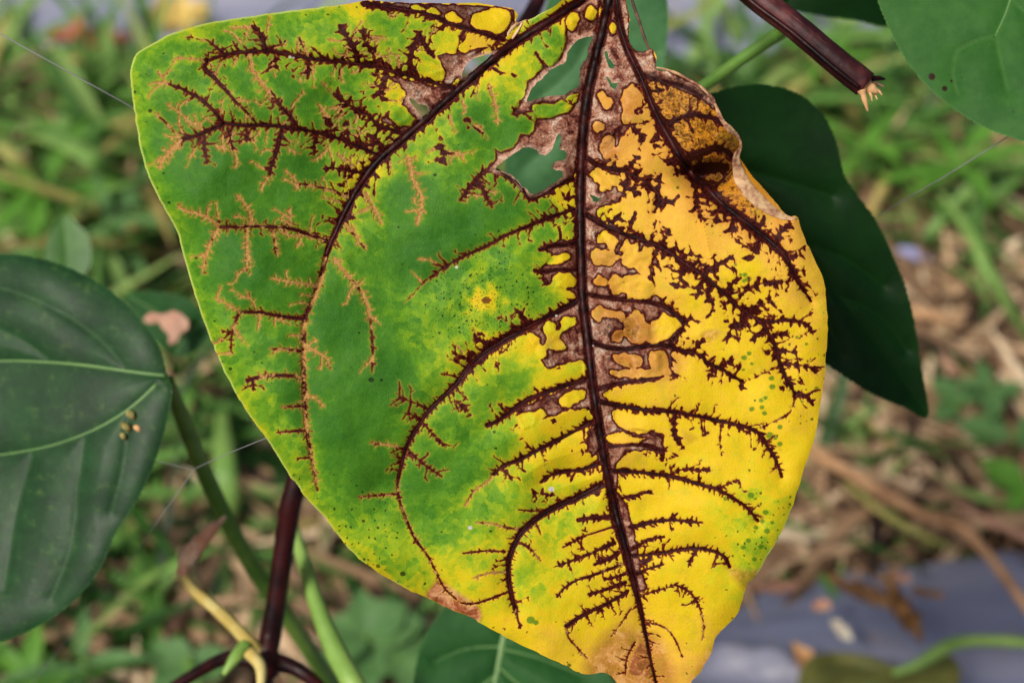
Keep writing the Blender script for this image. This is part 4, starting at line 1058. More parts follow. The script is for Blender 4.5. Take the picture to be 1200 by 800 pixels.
DEAD = [([(694, 140), (722, 150), (724, 186), (704, 192), (690, 180)], 0.5, 10), ([(728, 104), (752, 104), (752, 145), (732, 148)], 0.28, 12), ([(690, 296), (728, 294), (728, 312), (694, 314)], 0.3, 8), ([(690, 358), (735, 360), (764, 382), (760, 404), (716, 402)], 0.45, 10), ([(714, 410), (786, 410), (788, 444), (714, 442)], 0.35, 10), ([(640, 395), (686, 390), (686, 420), (650, 424)], 0.25, 8),
        ([(499, 699), (508, 684), (514, 678), (530, 690), (548, 702), (562, 712), (562, 728), (540, 720), (520, 712)], 1.0, 7),
        ([(685, 792), (698, 758), (722, 734), (745, 738), (768, 742), (786, 775), (790, 800), (780, 850), (740, 840)], 0.55, 14),
        ([(737, 790), (742, 766), (752, 752), (763, 772), (764, 790)], 0.9, 3),
        ([(852, 664), (874, 668), (890, 670), (878, 692), (864, 682)], 0.55, 8),
        ([(800, 830), (812, 790), (838, 748), (842, 742), (830, 790)], 0.35, 8),
        ([(745, 375), (756, 366), (768, 372), (760, 384)], 0.0, 3), ([(820, 392), (830, 386), (844, 388), (838, 398), (826, 398)], 0.45, 5), ([(800, 506), (812, 508), (818, 514), (806, 520)], 0.3, 6)]

RCH = [(820, 250, 18), (740, 230, 17), (880, 330, 16), (760, 330, 17), (800, 400, 12), (740, 420, 11), (900, 420, 9), (850, 480, 7), (760, 500, 10), (800, 570, 6), (880, 590, 4), (760, 630, 7), (800, 690, 4), (740, 760, 2), (680, 680, 5), (620, 640, 5), (680, 560, 9), (640, 520, 7), (650, 420, 11), (580, 410, 10), (500, 500, 5), (470, 600, 2.5), (520, 640, 2.5), (560, 540, 4), (640, 320, 8), (580, 280, 2.5), (600, 190, 7), (560, 120, 13), (480, 180, 13), (420, 230, 12), (380, 300, 6), (350, 400, 3), (350, 520, 2.5), (280, 270, 4), (250, 370, 3), (300, 150, 7), (220, 150, 4.5), (400, 160, 11), (330, 60, 9), (420, 70, 12), (250, 70, 5), (500, 50, 10), (560, 30, 5), (650, 50, 6), (700, 120, 8), (820, 150, 10), (860, 190, 9), (920, 280, 11), (950, 340, 6)]
RCHA = np.array(RCH)
def reach_at(x, y):
    w = 1.0 / ((RCHA[:, 0] - x) ** 2 + (RCHA[:, 1] - y) ** 2 + 200) ** 1.6
    return float((w * RCHA[:, 2]).sum() / w.sum())
SR = random.Random(11)
segs, core_segs, ridge_paths = [], [], []
def add_path(q, w, tan, dest):
    for i in range(len(q) - 1):
        dest.append((q[i][0], q[i][1], q[i + 1][0], q[i + 1][1], w[i], w[i + 1], tan))

def resample(p, d):
    s = np.concatenate([[0], np.cumsum(np.hypot(*np.diff(p, axis=0).T))])
    n = max(int(s[-1] / d), 2)
    t = np.linspace(0, s[-1], n + 1)
    return np.stack([np.interp(t, s, p[:, 0]), np.interp(t, s, p[:, 1])], 1), s[-1]

def spike(x, y, ang, L, w, tan, depth=0, ex=1.9):
    n = max(int(L / 2), 3)
    pts, ws = [(x, y)], [w]
    a = ang
    for i in range(n):
        a += SR.uniform(-.24, .24)
        pts.append((pts[-1][0] + math.cos(a) * L / n, pts[-1][1] + math.sin(a) * L / n))
        t = (i + 1) / n
        ws.append(w * (1 - t) ** ex * 0.92 + 0.55 - 0.2 * t)
    add_path(pts, ws, tan, segs)
    if depth < 1 and L > 8:
        for k in range(int(L / (4.5 if tan > .5 else 6))):
            j = SR.randint(1, n)
            spike(pts[j][0], pts[j][1], ang + SR.choice((-1, 1)) * SR.uniform(.6, 1.3), SR.uniform(2.5, 5.0), min(w * .6, 1.1), tan, depth + 1)

def sprout(q, w, tan, sp, sl):
    """tapering dead cusps along both sides of a vein"""
    r, length = resample(q, 1.5)
    wv = np.interp(np.linspace(0, 1, len(r)), np.linspace(0, 1, len(w)), w)
    for side in (-1, 1):
        pos = SR.uniform(0, 6)
        while pos < length * 0.97:
            i = min(int(pos / 1.5), len(r) - 2)
            tx, ty = r[i + 1] - r[i]
            x, y = r[i]
            ang = math.atan2(ty, tx) + side * math.radians(SR.uniform(50, 84))
            if tan < .3:
                rc = reach_at(x, y)
                f = SR.uniform(.35, 1.0)
                L = rc * f * .62 + wv[i] + 1.5
                bw = min(0.27 * rc + .7, 4.2) * SR.uniform(.7, 1.2)
                spike(x, y, ang, L, min(bw, wv[i] + 1.8), tan, 1, 1.35)
                if SR.random() < .26:
                    spike(x, y, ang + SR.uniform(-.3, .3), (L + 2) * SR.uniform(1.4, 2.6), 1.2, tan)
                pos += SR.uniform(.65, 1.4) * (5.4 + .30 * rc)
            else:
                L = sl * SR.uniform(.35, 1.15) * .85 + wv[i]
                spike(x, y, ang, L, SR.uniform(.8, 1.5), tan)
                pos += sp * SR.uniform(.6, 1.5) * 1.1
            if x < 560 and y < 420 and SR.random() < (.20 if tan < .3 else .12):
                a2, L2 = ang + SR.uniform(-.3, .3), SR.uniform(14, 34)
                if tan < .3:
                    d = L2 * SR.uniform(.2, .45) + wv[i]
                    spike(x, y, a2, d * 1.2, SR.uniform(2.0, 3.2), 0, 1)
                    spike(x + math.cos(a2) * d, y + math.sin(a2) * d, a2 + SR.uniform(-.3, .3), L2 * .75, 1.25, .95)
                else:
                    spike(x, y, a2, L2 * .8, 1.2, .95)

mains = [(MIDRIB, [7.2, 7.2, 7, 6.8, 6.5, 6.0, 4.8, 2.2, 1.4], 0, .8, 8, 7), (LEFT0, [5, 6, 6.5, 6.5, 6.5, 6, 5, 3.2], 0, .7, 5.5, 13), (LEFT1, [2.8, 2.7, 2.8, 2.6, 2.4, 2.0, 1.2], .6, .2, 7, 6), (RIGHT0, [4, 4.5, 5, 5.5, 7, 8.5, 7.5, 7, 5.5, 3.2, 1.2], 0, .45, 6, 10)]
for pts, w, tan, ridge, sp, sl in mains:
    q = catmull(pts, 4)
    wv = np.interp(np.linspace(0, 1, len(q)), np.linspace(0, 1, len(w)), w)
    add_path(q, wv, tan, segs)
    if tan < .5: add_path(q, wv * .7, tan, core_segs)
    sprout(q, wv, tan, sp, sl)
    if tan < .5: ridge_paths.append((q, wv * ridge))
for pts, w0, w1, tan, ridge, sp, sl in V_:
    q = catmull(pts, 4)
    wv = np.linspace(w0, w1, len(q)) * (0.80 if tan >= .3 else 0.84)
    add_path(q, wv, tan, segs)
    if ridge > 0.25 and tan < .5: add_path(q, wv * .55, tan, core_segs)
    sprout(q, wv, tan, sp, sl)
    if ridge * w0 > 0.9 and tan < .5: ridge_paths.append((q, wv * ridge * .75))

STEP = 1.0
outp = catmull(OUT, 4, True)
dl = np.cumsum(np.hypot(*np.diff(np.vstack([outp, outp[:1]]), axis=0).T))
outp = outp + 0.9 * np.stack([vnoise(dl / 7, dl * 0, 3), vnoise(dl / 7, dl * 0, 4)], 1)
gx, gy = grid_of(outp, STEP)
edge = poly_field(gx, gy, outp, 80)
sdf = edge.copy()
for h in HOLES:
    hp = catmull(h, 4, True)
    k = np.arange(len(hp)) * 1.0
    hp = hp + 1.7 * np.stack([vnoise(k / 1.7, k * 0, 13), vnoise(k / 1.7, k * 0, 14)], 1)
    sdf = np.minimum(sdf, -poly_field(gx, gy, hp, 80))
nv, tan = seg_field(gx, gy, segs, 26)
nc, _ = seg_field(gx, gy, core_segs, 26)
nb = np.full(gx.shape, 40.0)
pink = np.zeros(gx.shape)
for pl, pk in BROWN:
    f = poly_field(gx, gy, np.array(pl, float), 30)
    nb = np.minimum(nb, -f)
    pink = np.maximum(pink, pk * np.clip((f + 2) / 3, 0, 1))
ni = np.full(gx.shape, -30.0)
for pl in ISLANDS:
    ni = np.maximum(ni, poly_field(gx, gy, catmull(pl, 3, True), 30))
near_hole = np.clip(1 - (sdf - 0) / 5, 0, 1) * (edge > sdf + 1)
nec = np.minimum(np.maximum(np.minimum(nv, nb), ni), nc)
tan = np.where(nb < 0, tan * 0.2, tan)
pts = np.array(YEL)
num = np.zeros(gx.shape); den = np.zeros(gx.shape)
wx = gx + 9 * fbm(gx / 40, gy / 40, 21, 2); wy = gy + 9 * fbm(gx / 40, gy / 40, 24, 2)
for x, y, v in pts:
    w = 1.0 / ((wx - x) ** 2 + (wy - y) ** 2 + 60) ** 1.7
    num += w * v; den += w
yel = num / den + 0.07 * fbm(gx / 16, gy / 16, 27, 3)
inside_left = (yel < 0.8)
yel = yel + np.where(inside_left, 0.16 * np.exp(-np.maximum(nec, 0) / 3.2) * np.clip((yel + .05) * 3, .15, 1) + 0.30 * np.exp(-np.maximum(edge, 0) / 9) * (gx < 560), 0)
def dots_field(lst):
    f = np.full(gx.shape, 9.0)
    for x, y, r in lst:
        f = np.minimum(f, np.hypot(gx - x, (gy - y) * 1.15) - r)
    return f
gdot, bdot, wdot = dots_field(GREEN_DOTS), dots_field(BLACK_DOTS), dots_field(WHITE_DOTS)
rs = np.hypot((gx - 566) * .9, gy - 354)
ring = np.exp(-(rs / 46) ** 2)
speck = 0.03 + 0.6 * np.exp(-((rs - 34) / 22) ** 2) + 0.45 * np.exp(-(((gx - 430) / 50) ** 2 + ((gy - 630) / 50) ** 2)) + 0.16 * np.exp(-(edge / 25.0)) \
    + 0.5 * np.exp(-(((gx - 900) / 35) ** 2 + ((gy - 620) / 60) ** 2)) + 0.3 * np.exp(-(((gx - 940) / 35) ** 2 + ((gy - 420) / 80) ** 2))
core = np.exp(-(((gx - 570) / 6.5) ** 2 + ((gy - 352) / 4.5) ** 2))
dead = np.zeros(gx.shape)
for pl, v, soft in DEAD:
    f = poly_field(gx, gy, catmull(pl, 3, True), 30)
    dead = np.maximum(dead, v * np.clip((f + soft * .5) / soft, 0, 1))
num = np.zeros(gx.shape); den = np.zeros(gx.shape)
for x, y, v in RCH:
    w = 1.0 / ((gx - x) ** 2 + (gy - y) ** 2 + 200) ** 1.6
    num += w * v; den += w
lobe = np.clip((num / den - 3.5) / 11, 0, 1) * np.where(tan > .4, .25, 1) * np.clip(0.75 + 0.6 * fbm(gx / 30, gy / 30, 93, 2), .3, 1)
char = np.full(gx.shape, -0.6)
for pl, v, soft in (([(752, 88), (800, 99), (836, 118), (846, 145), (868, 165), (870, 195), (850, 210), (815, 214), (795, 188), (772, 150)], .46, 16), ([(800, 186), (850, 186), (862, 204), (842, 220), (812, 214)], 1.25, 14), ([(822, 205), (860, 210), (900, 245), (885, 262), (840, 236)], .30, 12), ([(745, 82), (770, 82), (830, 105), (838, 130), (800, 108), (760, 100)], .5, 10), ([(700, 375), (735, 368), (756, 380), (745, 402), (710, 400)], .32, 10), ([(716, 412), (752, 412), (756, 432), (720, 434)], .25, 8)):
    f = poly_field(gx, gy, catmull(pl, 3, True), 30)
    char = np.maximum(char, -0.6 + (v + .6) * np.clip((f + soft * .5) / soft, 0, 1))
yel = yel + 0.14 * np.exp(-(rs / 20) ** 2) + 0.17 * np.exp(-(rs / 40) ** 2) + 0.5 * np.exp(-(rs / 36) ** 2) * fbm(gx / 8, gy / 8, 77, 2)

# relief toward the camera, in photo pixels
mid = catmull(MIDRIB, 4)
xm = np.interp(gy, mid[:, 1], mid[:, 0])
big = [catmull(MIDRIB, 4), catmull(LEFT0, 4), catmull(LEFT1, 4), catmull(RIGHT0, 4)] + [catmull(v[0], 3) for v in V_ if v[4] >= .45]
bs = []
for q in big: add_path(q, np.zeros(len(q)), 0, bs)
vb, _ = seg_field(gx, gy, bs, 40)
rel = 0.10 * np.abs(gx - xm) + 9.0 * (1 - np.exp(-vb / 15)) + 22 * fbm(gx / 150, gy / 150, 41, 2) + 5.0 * fbm(gx / 38, gy / 38, 45, 2) + 0.5 * fbm(gx / 9, gy / 9, 49, 2)
rel -= 0.00022 * np.maximum(gy - 420, 0) ** 2 * 1.5                      # tip bends away
lm = (gx < 640)
rel -= np.clip((640 - gx) / 120, 0, 1) * 26 * np.exp(-np.maximum(edge, 0) / 20)           # left margin rolls back
rel -= np.clip((gx - 790) / 110, 0, 1) * 16 * np.exp(-np.maximum(edge, 0) / 18)
g2 = lambda cx, cy, sx, sy: np.exp(-((gx - cx) / sx) ** 2 - ((gy - cy) / sy) ** 2)
rel += 44 * g2(842, 156, 30, 26) - 34 * g2(824, 206, 34, 13) - 10 * g2(700, 60, 40, 60) + 10 * g2(930, 300, 30, 40)
cr = (gx - (800 + (gy - 150) * 0.22))                                      # crease down from the blister
rel += np.where(gy < 330, 9 * np.exp(-np.abs(cr) / 26) * np.sign(cr) * np.clip((330 - gy) / 120, 0, 1) * np.clip((gy - 120) / 60, 0, 1), 0)
rel += np.where(nec < 0, -0.6, 0) + 7 * pink * fbm(gx / 22, gy / 22, 53, 3)
rel += 5 * np.exp(-np.maximum(sdf, 0) / 4) * (edge > sdf + 1)              # torn rims stand up
DL = 0.25
def depth_of(rel): return DL - rel * DL / FPX
used, X, Y, F = cut_grid(gx, gy, sdf, STEP)
R_ = rel.ravel()[used]
take = lambda a: a.ravel()[used]

def blade_material():
    t = NT('sick_blade')
    uv = t.attr('leafuv').outputs['Vector']
    A = t.sep(t.attr('la').outputs['Vector'])      # necrosis distance, tan, yellow
    B = t.sep(t.attr('lb').outputs['Vector'])      # edge, pink, speckle
    Cc = t.sep(t.attr('lc').outputs['Vector'])     # green dots, black dots, dead
    Dd = t.sep(t.attr('ld').outputs['Vector'])     # white dots, spot ring, free
    Ee = t.sep(t.attr('le').outputs['Vector'])     # charring
    wv0 = t.n.new('ShaderNodeVectorMath'); wv0.operation = 'MULTIPLY_ADD'
    t.link(t.noise(uv, 12.0, 3, 0.6, out=1), wv0.inputs[0]); wv0.inputs[1].default_value = (0.10, 0.10, 0.0); t.link(uv, wv0.inputs[2])
    v1 = t.voro(uv, 10.5, 'SMOOTH_F1' if False else 'F1')
    v2 = t.voro(uv, 27.0)
    nf = t.noise(uv, 60, 2, 0.5)
    amp = t.math('ADD', 0.8, t.math('MULTIPLY', Ee[2], 6.2))
    lob = t.math('ADD', t.math('MULTIPLY', t.math('SUBTRACT', 0.43, v1), amp), t.math('MULTIPLY', t.math('SUBTRACT', 0.42, v2), 0.9))
    lob = t.math('ADD', lob, t.math('MULTIPLY', t.math('SUBTRACT', nf, 0.5), 0.6))
    n = t.math('SUBTRACT', t.math('ADD', A[0], lob), 0.15)
    n = t.math('MINIMUM', n, t.math('SUBTRACT', Dd[2], 0.1))
    # healthy tissue
    mott = t.noise(uv, 14, 4, 0.65)
    mott2 = t.noise(uv, 4.5, 3, 0.6)
    y = t.math('ADD', A[2], t.math('ADD', t.math('MULTIPLY', t.math('SUBTRACT', mott, 0.5), 0.30), t.math('MULTIPLY', t.math('SUBTRACT', mott2, 0.5), 0.16)))
    pc = t.sep(t.voro(wv0.outputs[0], 7.0, 'F1', out='Color'))
    pc2 = t.sep(t.voro(wv0.outputs[0], 17.0, 'F1', out='Color'))
    tr = t.math('MULTIPLY', t.step(A[2], 0.04, 0.35), t.step(A[2], 1.05, 0.8))
    y = t.math('ADD', y, t.math('MULTIPLY', tr, t.math('ADD', t.math('MULTIPLY', t.math('SUBTRACT', pc[0], 0.5), 0.20), t.math('MULTIPLY', t.math('SUBTRACT', pc2[0], 0.5), 0.16))))
    yf = t.math('DIVIDE', y, 2.0, clamp=True)
    K = 0.92
    hc = t.ramp(yf, [(0.0, s2l(56, 114, 32, K)), (0.10, s2l(78, 136, 34, K)), (0.20, s2l(112, 162, 36, K)), (0.30, s2l(158, 186, 34, K)), (0.40, s2l(212, 204, 32, K)), (0.50, s2l(236, 202, 30, K)), (0.60, s2l(238, 186, 66, K)), (0.70, s2l(226, 162, 66, K)), (0.80, s2l(212, 142, 36, K)), (1.0, s2l(176, 98, 22, K))])
    bl = t.noise(uv, 3.4, 4, 0.65)
    hc = t.mix(t.math('MULTIPLY', t.math('MULTIPLY', t.step(bl, 0.52, 0.68), 0.34), t.step(y, 0.8, 0.95)), hc, s2l(176, 176, 40))
    fr = t.noise(uv, 21.0, 4, 0.7)
    hc = t.mix(t.math('MULTIPLY', t.math('MULTIPLY', t.step(fr, 0.56, 0.70), 0.38), t.step(y, 0.75, 0.95)), hc, s2l(206, 140, 40))
    hc = t.mix(t.math('MULTIPLY', t.math('MULTIPLY', t.step(fr, 0.46, 0.34), 0.30), t.step(y, 0.7, 0.3)), hc, s2l(28, 78, 22))
    # green remnants and specks
    gn = t.math('ADD', Cc[0], t.math('MULTIPLY', t.math('SUBTRACT', nf, 0.5), 3.0))
    hc = t.mix(t.math('MULTIPLY', t.step(gn, 1.4, -0.6), 0.85), hc, s2l(72, 124, 24))
    wv = t.n.new('ShaderNodeVectorMath'); wv.operation = 'MULTIPLY_ADD'
    t.link(t.noise(uv, 30.0, 2, 0.5, out=1), wv.inputs[0]); wv.inputs[1].default_value = (0.05, 0.05, 0.0); t.link(uv, wv.inputs[2])
    sp = t.voro(wv.outputs[0], 15.0, 'F1')
    spr = t.voro(wv.outputs[0], 15.0, 'F1', out='Color')
    sr = t.sep(spr)
    sz = t.math('MULTIPLY', t.math('MULTIPLY', t.step(t.math('SUBTRACT', B[2], sr[0]), 0.0, 0.05), 0.20), t.math('ADD', 0.25, t.math('MULTIPLY', sr[1], 1.1)))
    dk = t.step(t.math('SUBTRACT', sp, sz), 0.0, -0.07)
    bsp = t.voro(wv.outputs[0], 31.0, 'F1')
    bsr = t.sep(t.voro(wv.outputs[0], 31.0, 'F1', out='Color'))
    dk2 = t.math('MULTIPLY', t.step(bsp, 0.30, 0.14), t.step(t.math('SUBTRACT', t.math('MULTIPLY', Dd[1], 0.72), bsr[0]), 0.0, 0.05))
    dk = t.math('MAXIMUM', dk, t.math('MULTIPLY', dk2, 0.85))
    bn = t.math('ADD', Cc[1], t.math('MULTIPLY', t.math('SUBTRACT', nf, 0.5), 1.4))
    dk = t.math('MAXIMUM', dk, t.step(bn, 0.6, -0.4))
    dkc = t.mix(t.step(y, 0.5, 0.9), s2l(24, 34, 14), s2l(80, 84, 22))
    hc = t.mix(t.math('MULTIPLY', dk, 0.85), hc, dkc)
    # fine pale net of small veins
    net = t.voro(uv, 8.5, 'DISTANCE_TO_EDGE')
    net2 = t.voro(uv, 26, 'DISTANCE_TO_EDGE')
    hc = t.mix(t.math('MULTIPLY', t.step(net, 0.035, 0.0), 0.05), hc, s2l(190, 205, 90))
    hc = t.mix(t.math('MULTIPLY', t.step(net2, 0.07, 0.0), 0.09), hc, s2l(20, 60, 10))
    rim = t.math('MULTIPLY', t.step(B[0], 3.2, 0.6), t.step(y, 0.9, 0.5))
    hc = t.mix(t.math('MULTIPLY', rim, 0.75), hc, s2l(198, 214, 110))
    # necrotic tissue
    st = t.noise(uv, 4.8, 5, 0.6, 0.8)
    st2 = t.noise(uv, 32, 3, 0.6)
    dark = t.mix(t.step(st2, 0.35, 0.7), s2l(34, 7, 6), s2l(82, 27, 22))
    dark = t.mix(t.step(n, -1.5, -0.1), dark, s2l(116, 46, 26))
    pf = t.math('ADD', t.math('MULTIPLY', st, 0.78), t.math('MULTIPLY', st2, 0.22))
    pk = t.ramp(pf, [(0.36, s2l(60, 18, 16)), (0.42, s2l(112, 58, 46)), (0.48, s2l(160, 106, 84)), (0.55, s2l(194, 148, 122)), (0.63, s2l(220, 194, 172))])
    inn = t.math('MULTIPLY', t.math('MULTIPLY', t.step(n, -1.4, -4.2), B[1]), t.step(Dd[2], 0.6, 3.2))
    ctr = t.math('ABSOLUTE', t.math('SUBTRACT', t.noise(uv, 9.0, 2, 0.5, 0.4), 0.5))
    ctr2 = t.math('ABSOLUTE', t.math('SUBTRACT', t.noise(uv, 17.0, 2, 0.5, 0.2), 0.47))
    lines = t.math('MAXIMUM', t.step(ctr, 0.035, 0.008), t.math('MULTIPLY', t.step(ctr2, 0.030, 0.006), 0.8))
    pk = t.mix(t.math('MULTIPLY', lines, 0.6), pk, s2l(40, 10, 10))
    nc_ = t.mix(inn, dark, pk)
    tn = t.noise(uv, 9.0, 3, 0.6)
    tcol = t.mix(t.step(st2, 0.3, 0.7), s2l(156, 110, 58), s2l(198, 152, 86))
    tf = t.step(t.math('SUBTRACT', A[1], t.math('MULTIPLY', t.math('SUBTRACT', tn, 0.24), 2.2)), -0.10, 0.12)
    nc_ = t.mix(tf, nc_, tcol)
    col = t.mix(t.step(n, 0.35, -0.35), hc, nc_)
    chn = t.math('ADD', t.math('MULTIPLY', st2, 0.5), t.math('MULTIPLY', t.noise(uv, 11.0, 4, 0.6), 0.5))
    chm = t.step(t.math('ADD', chn, t.math('MULTIPLY', Ee[0], 0.36)), 0.56, 0.74)
    col = t.mix(t.math('MULTIPLY', chm, 0.82), col, s2l(40, 14, 8))
    col = t.mix(t.math('MULTIPLY', Ee[1], t.step(st2, 0.25, 0.6)), col, s2l(212, 172, 148))
    cf = t.math('ADD', t.attr('core').outputs['Fac'], t.math('MULTIPLY', t.math('SUBTRACT', mott, 0.5), 0.9))
    col = t.mix(t.math('MULTIPLY', t.step(cf, 0.30, 0.62), 0.9), col, s2l(104, 44, 24))
    # soft reddish halo in the tissue next to dead parts
    halo = t.math('MULTIPLY', t.step(n, 3.0, 0.2), 0.22)
    col = t.mix(t.math('MULTIPLY', halo, t.step(n, -0.2, 0.5)), col, s2l(214, 150, 60))
    # dead patches
    dd = t.math('MULTIPLY', Cc[2], t.math('ADD', 0.55, t.math('MULTIPLY', st, 0.9)), clamp=True)
    dcol = t.ramp(pf, [(0.40, s2l(98, 40, 28)), (0.5, s2l(168, 92, 60)), (0.60, s2l(220, 164, 116))])
    col = t.mix(t.math('MULTIPLY', dd, t.step(n, -1.0, 1.5)), col, dcol)
    col = t.mix(t.step(Dd[0], 0.6, -0.5), col, s2l(196, 196, 190))
    hgt = t.math('ADD', t.math('MULTIPLY', t.step(net2, 0.0, 0.25), 0.2), t.math('MULTIPLY', mott, 0.5))
    hgt = t.math('ADD', hgt, t.math('MULTIPLY', t.step(net, 0.0, 0.12), 0.12))
    hgt = t.math('ADD', hgt, t.math('MULTIPLY', t.step(n, -0.6, 0.8), 0.9))
    hgt = t.math('ADD', hgt, t.math('MULTIPLY', t.math('MULTIPLY', st2, inn), 1.6))
    rough = t.math('ADD', 0.42, t.math('MULTIPLY', mott, 0.16))
    return t.finish(col, rough, t.bump(hgt, 0.30, 0.00028), 0.10, 0.12)

blade_m = blade_material()
leaf = empty('diseased_leaf', P(717, -24, DL), 'big half green, half yellow leaf with brown dead veins and torn holes, in the centre', 'leaf')
Z0 = np.zeros(len(used))
at = {'leafuv': np.stack([X / 100, Y / 100, Z0], 1), 'la': np.stack([take(nec), take(tan), take(yel)], 1), 'lb': np.stack([np.maximum(take(edge), 0), take(pink), take(speck)], 1),
      'lc': np.stack([take(gdot), take(bdot), take(dead)], 1), 'ld': np.stack([take(wdot), take(ring), take(nc)], 1), 'core': take(core), 'le': np.stack([take(char), take(near_hole), take(lobe)], 1)}
sick_blade = mesh_obj('blade', P(X, Y, depth_of(R_)), F, blade_m, leaf, attrs=at)

def rel_at(x, y):
    fx_, fy_ = (np.asarray(x) - gx[0, 0]) / STEP, (np.asarray(y) - gy[0, 0]) / STEP
    i = np.clip(fx_.astype(int), 0, gx.shape[1] - 2); j = np.clip(fy_.astype(int), 0, gx.shape[0] - 2)
    a, b = fx_ - i, fy_ - j
    return (rel[j, i] * (1 - a) + rel[j, i + 1] * a) * (1 - b) + (rel[j + 1, i] * (1 - a) + rel[j + 1, i + 1] * a) * b

def vein_material():
    t = NT('dead_vein')
    c = t.coord('Object')
    n1 = t.noise(c, 900, 3, 0.6)
    n2 = t.noise(c, 260, 3, 0.6)
    col = t.mix(t.step(n2, 0.4, 0.68), s2l(18, 4, 4), s2l(62, 20, 18))
    return t.finish(col, 0.45, t.bump(n1, 0.6, 0.0002), 0.16)
dvein_m = vein_material()
for k, (q, r) in enumerate(ridge_paths):
    q2, _ = resample(q, 3.0)
    r2 = np.interp(np.linspace(0, 1, len(q2)), np.linspace(0, 1, len(r)), r) * (1 + 0.16 * vnoise(np.arange(len(q2)) * .6, np.full(len(q2), k), 61))
    q2 = q2 + 0.35 * np.stack([vnoise(np.arange(len(q2)) * .35, np.full(len(q2), k), 63), vnoise(np.arange(len(q2)) * .35, np.full(len(q2), k), 64)], 1)
    zz = rel_at(q2[:, 0], q2[:, 1])
    zz = np.convolve(np.pad(zz, 2, mode='edge'), np.ones(5) / 5, 'valid')
    pts = P(q2[:, 0], q2[:, 1], depth_of(zz - 0.25 * r2))
    Vv, Fv = tube(pts, np.maximum(r2, 0.5) * DL / FPX, 8)
    nm = 'midrib' if k == 0 else 'vein'
    mesh_obj(nm, Vv, Fv, dvein_m, leaf if k == 0 else sick_blade)

# rolled dry margin on the upper right edge
rm = NT('dry_margin')
c_ = rm.coord('Object')
nn = rm.noise(c_, 420, 5, 0.7)
n3 = rm.noise(c_, 1600, 3, 0.6)
rcol = rm.ramp(nn, [(0.34, s2l(112, 66, 54)), (0.44, s2l(176, 128, 98)), (0.54, s2l(214, 176, 130)), (0.66, s2l(226, 200, 150))])
rim_m = rm.finish(rcol, 0.65, rm.bump(n3, 0.5, 0.0002), 0.3, 0.15)
rp = catmull([(769, 79), (788, 83), (806, 92), (822, 101), (836, 115), (841, 127), (848, 140), (858, 150), (866, 160), (869, 172), (866, 186), (873, 203), (884, 219), (898, 234), (913, 247), (926, 254), (934, 255)], 5)
rw = np.interp(np.linspace(0, 1, len(rp)), np.linspace(0, 1, 17), [0.8, 1.5, 1.3, 1.7, 1.9, 1.4, 2.6, 3.6, 1.8, 1.2, 4.2, 8, 8.6, 7.6, 5, 2.4, 1.0])
tg = np.gradient(rp, axis=0); tg /= np.linalg.norm(tg, axis=1)[:, None]
nrm_in = np.stack([-tg[:, 1], tg[:, 0]], 1)                      # toward the leaf
Vm, rows = [], 9
for j in range(rows):
    a = math.pi * (j / (rows - 1)) * 1.15 - 0.2
    u = (1 - math.cos(a)) * rw - 0.6
    zr = np.sin(a) * np.minimum(rw * 0.45, 2.6) + 1.1 * vnoise(np.arange(len(rp)) * .45, np.full(len(rp), j * .8), 73) * (rw > 2.6)
    xx, yy = rp[:, 0] + nrm_in[:, 0] * u + 0.7 * vnoise(np.arange(len(rp)) * .5, np.full(len(rp), j * .5), 71), rp[:, 1] + nrm_in[:, 1] * u
    base_rel = rel_at(rp[:, 0] + nrm_in[:, 0] * 2, rp[:, 1] + nrm_in[:, 1] * 2)
    lo = rel_at(xx, yy)
    Vm.append(P(xx, yy, depth_of(np.maximum(base_rel, lo) + zr + 0.8)))
Vm = np.stack(Vm, 1).reshape(-1, 3)
Fm = [(i * rows + j, i * rows + j + 1, (i + 1) * rows + j + 1, (i + 1) * rows + j) for i in range(len(rp) - 1) for j in range(rows - 1)]
tag(mesh_obj('rolled_margin', Vm, np.array(Fm), rim_m, leaf), 'pale dry rolled margin on the upper right edge of the leaf')
# torn thin strand hanging beside the leaf base, and torn flakes at the top
stalk('torn_strand', [(738, -12, 0.2502), (742, 5, 0.2498), (748, 22, 0.2497), (753, 38, 0.2497), (758, 52, 0.2498), (762, 60, 0.2502)], [2.4, 2.0, 1.6, 1.8, 1.6, 2.4], twig_m, '', parent=leaf, lump=0.35)
stalk('torn_strand', [(618, 24, 0.2498), (606, 29, 0.2496), (598, 36, 0.2494), (592, 48, 0.2494)], [1.0, 2.4, 2.0, 1.4], rim_m, '', parent=leaf, lump=0.3)
stalk('torn_strand', [(612, 27, 0.2496), (607, 36, 0.2494), (600, 46, 0.2494)], [1.0, 1.6, 1.0], pinkdry_m, '', parent=leaf, lump=0.3)
# leaf stalk above the frame
stalk('leaf_stalk', [(717, -20, 0.2515), (722, -60, 0.256), (712, -105, 0.275), (690, -130, 0.31)], [9, 10, 10, 10], maroon_m, '', parent=leaf)

# ------------------------------------------------------------------ single plants and litter on the ground
def GD(px, py, h):
    x, y = G(px, py, h)
    return to_pd((x, y, h))

def ground_stalk(name, pts, radii, mat, label, cat, group=None, flat=1.0, sides=8, lump=0.0, parent=None):
    """pts: (px,py,height above soil), radii in photo pixels"""
    q = catmull(pts, 5)
    W3 = np.array([(*G(a, b, h), h) for a, b, h in q])
    dep = (W3 - C3) @ FWD
    rr = np.interp(np.linspace(0, 1, len(q)), np.linspace(0, 1, len(radii)), radii) * dep / FPX
    if lump: rr = rr * (1 + lump * vnoise(np.arange(len(q)) * 0.6, np.full(len(q), len(label)), 5))
    V, F = tube(W3, rr, sides, flat)
    if parent is not None:
        return mesh_obj(name, V, F, mat, parent)
    return tag(mesh_obj(name, V, F, mat, None, origin=W3[0]), label, cat, group)

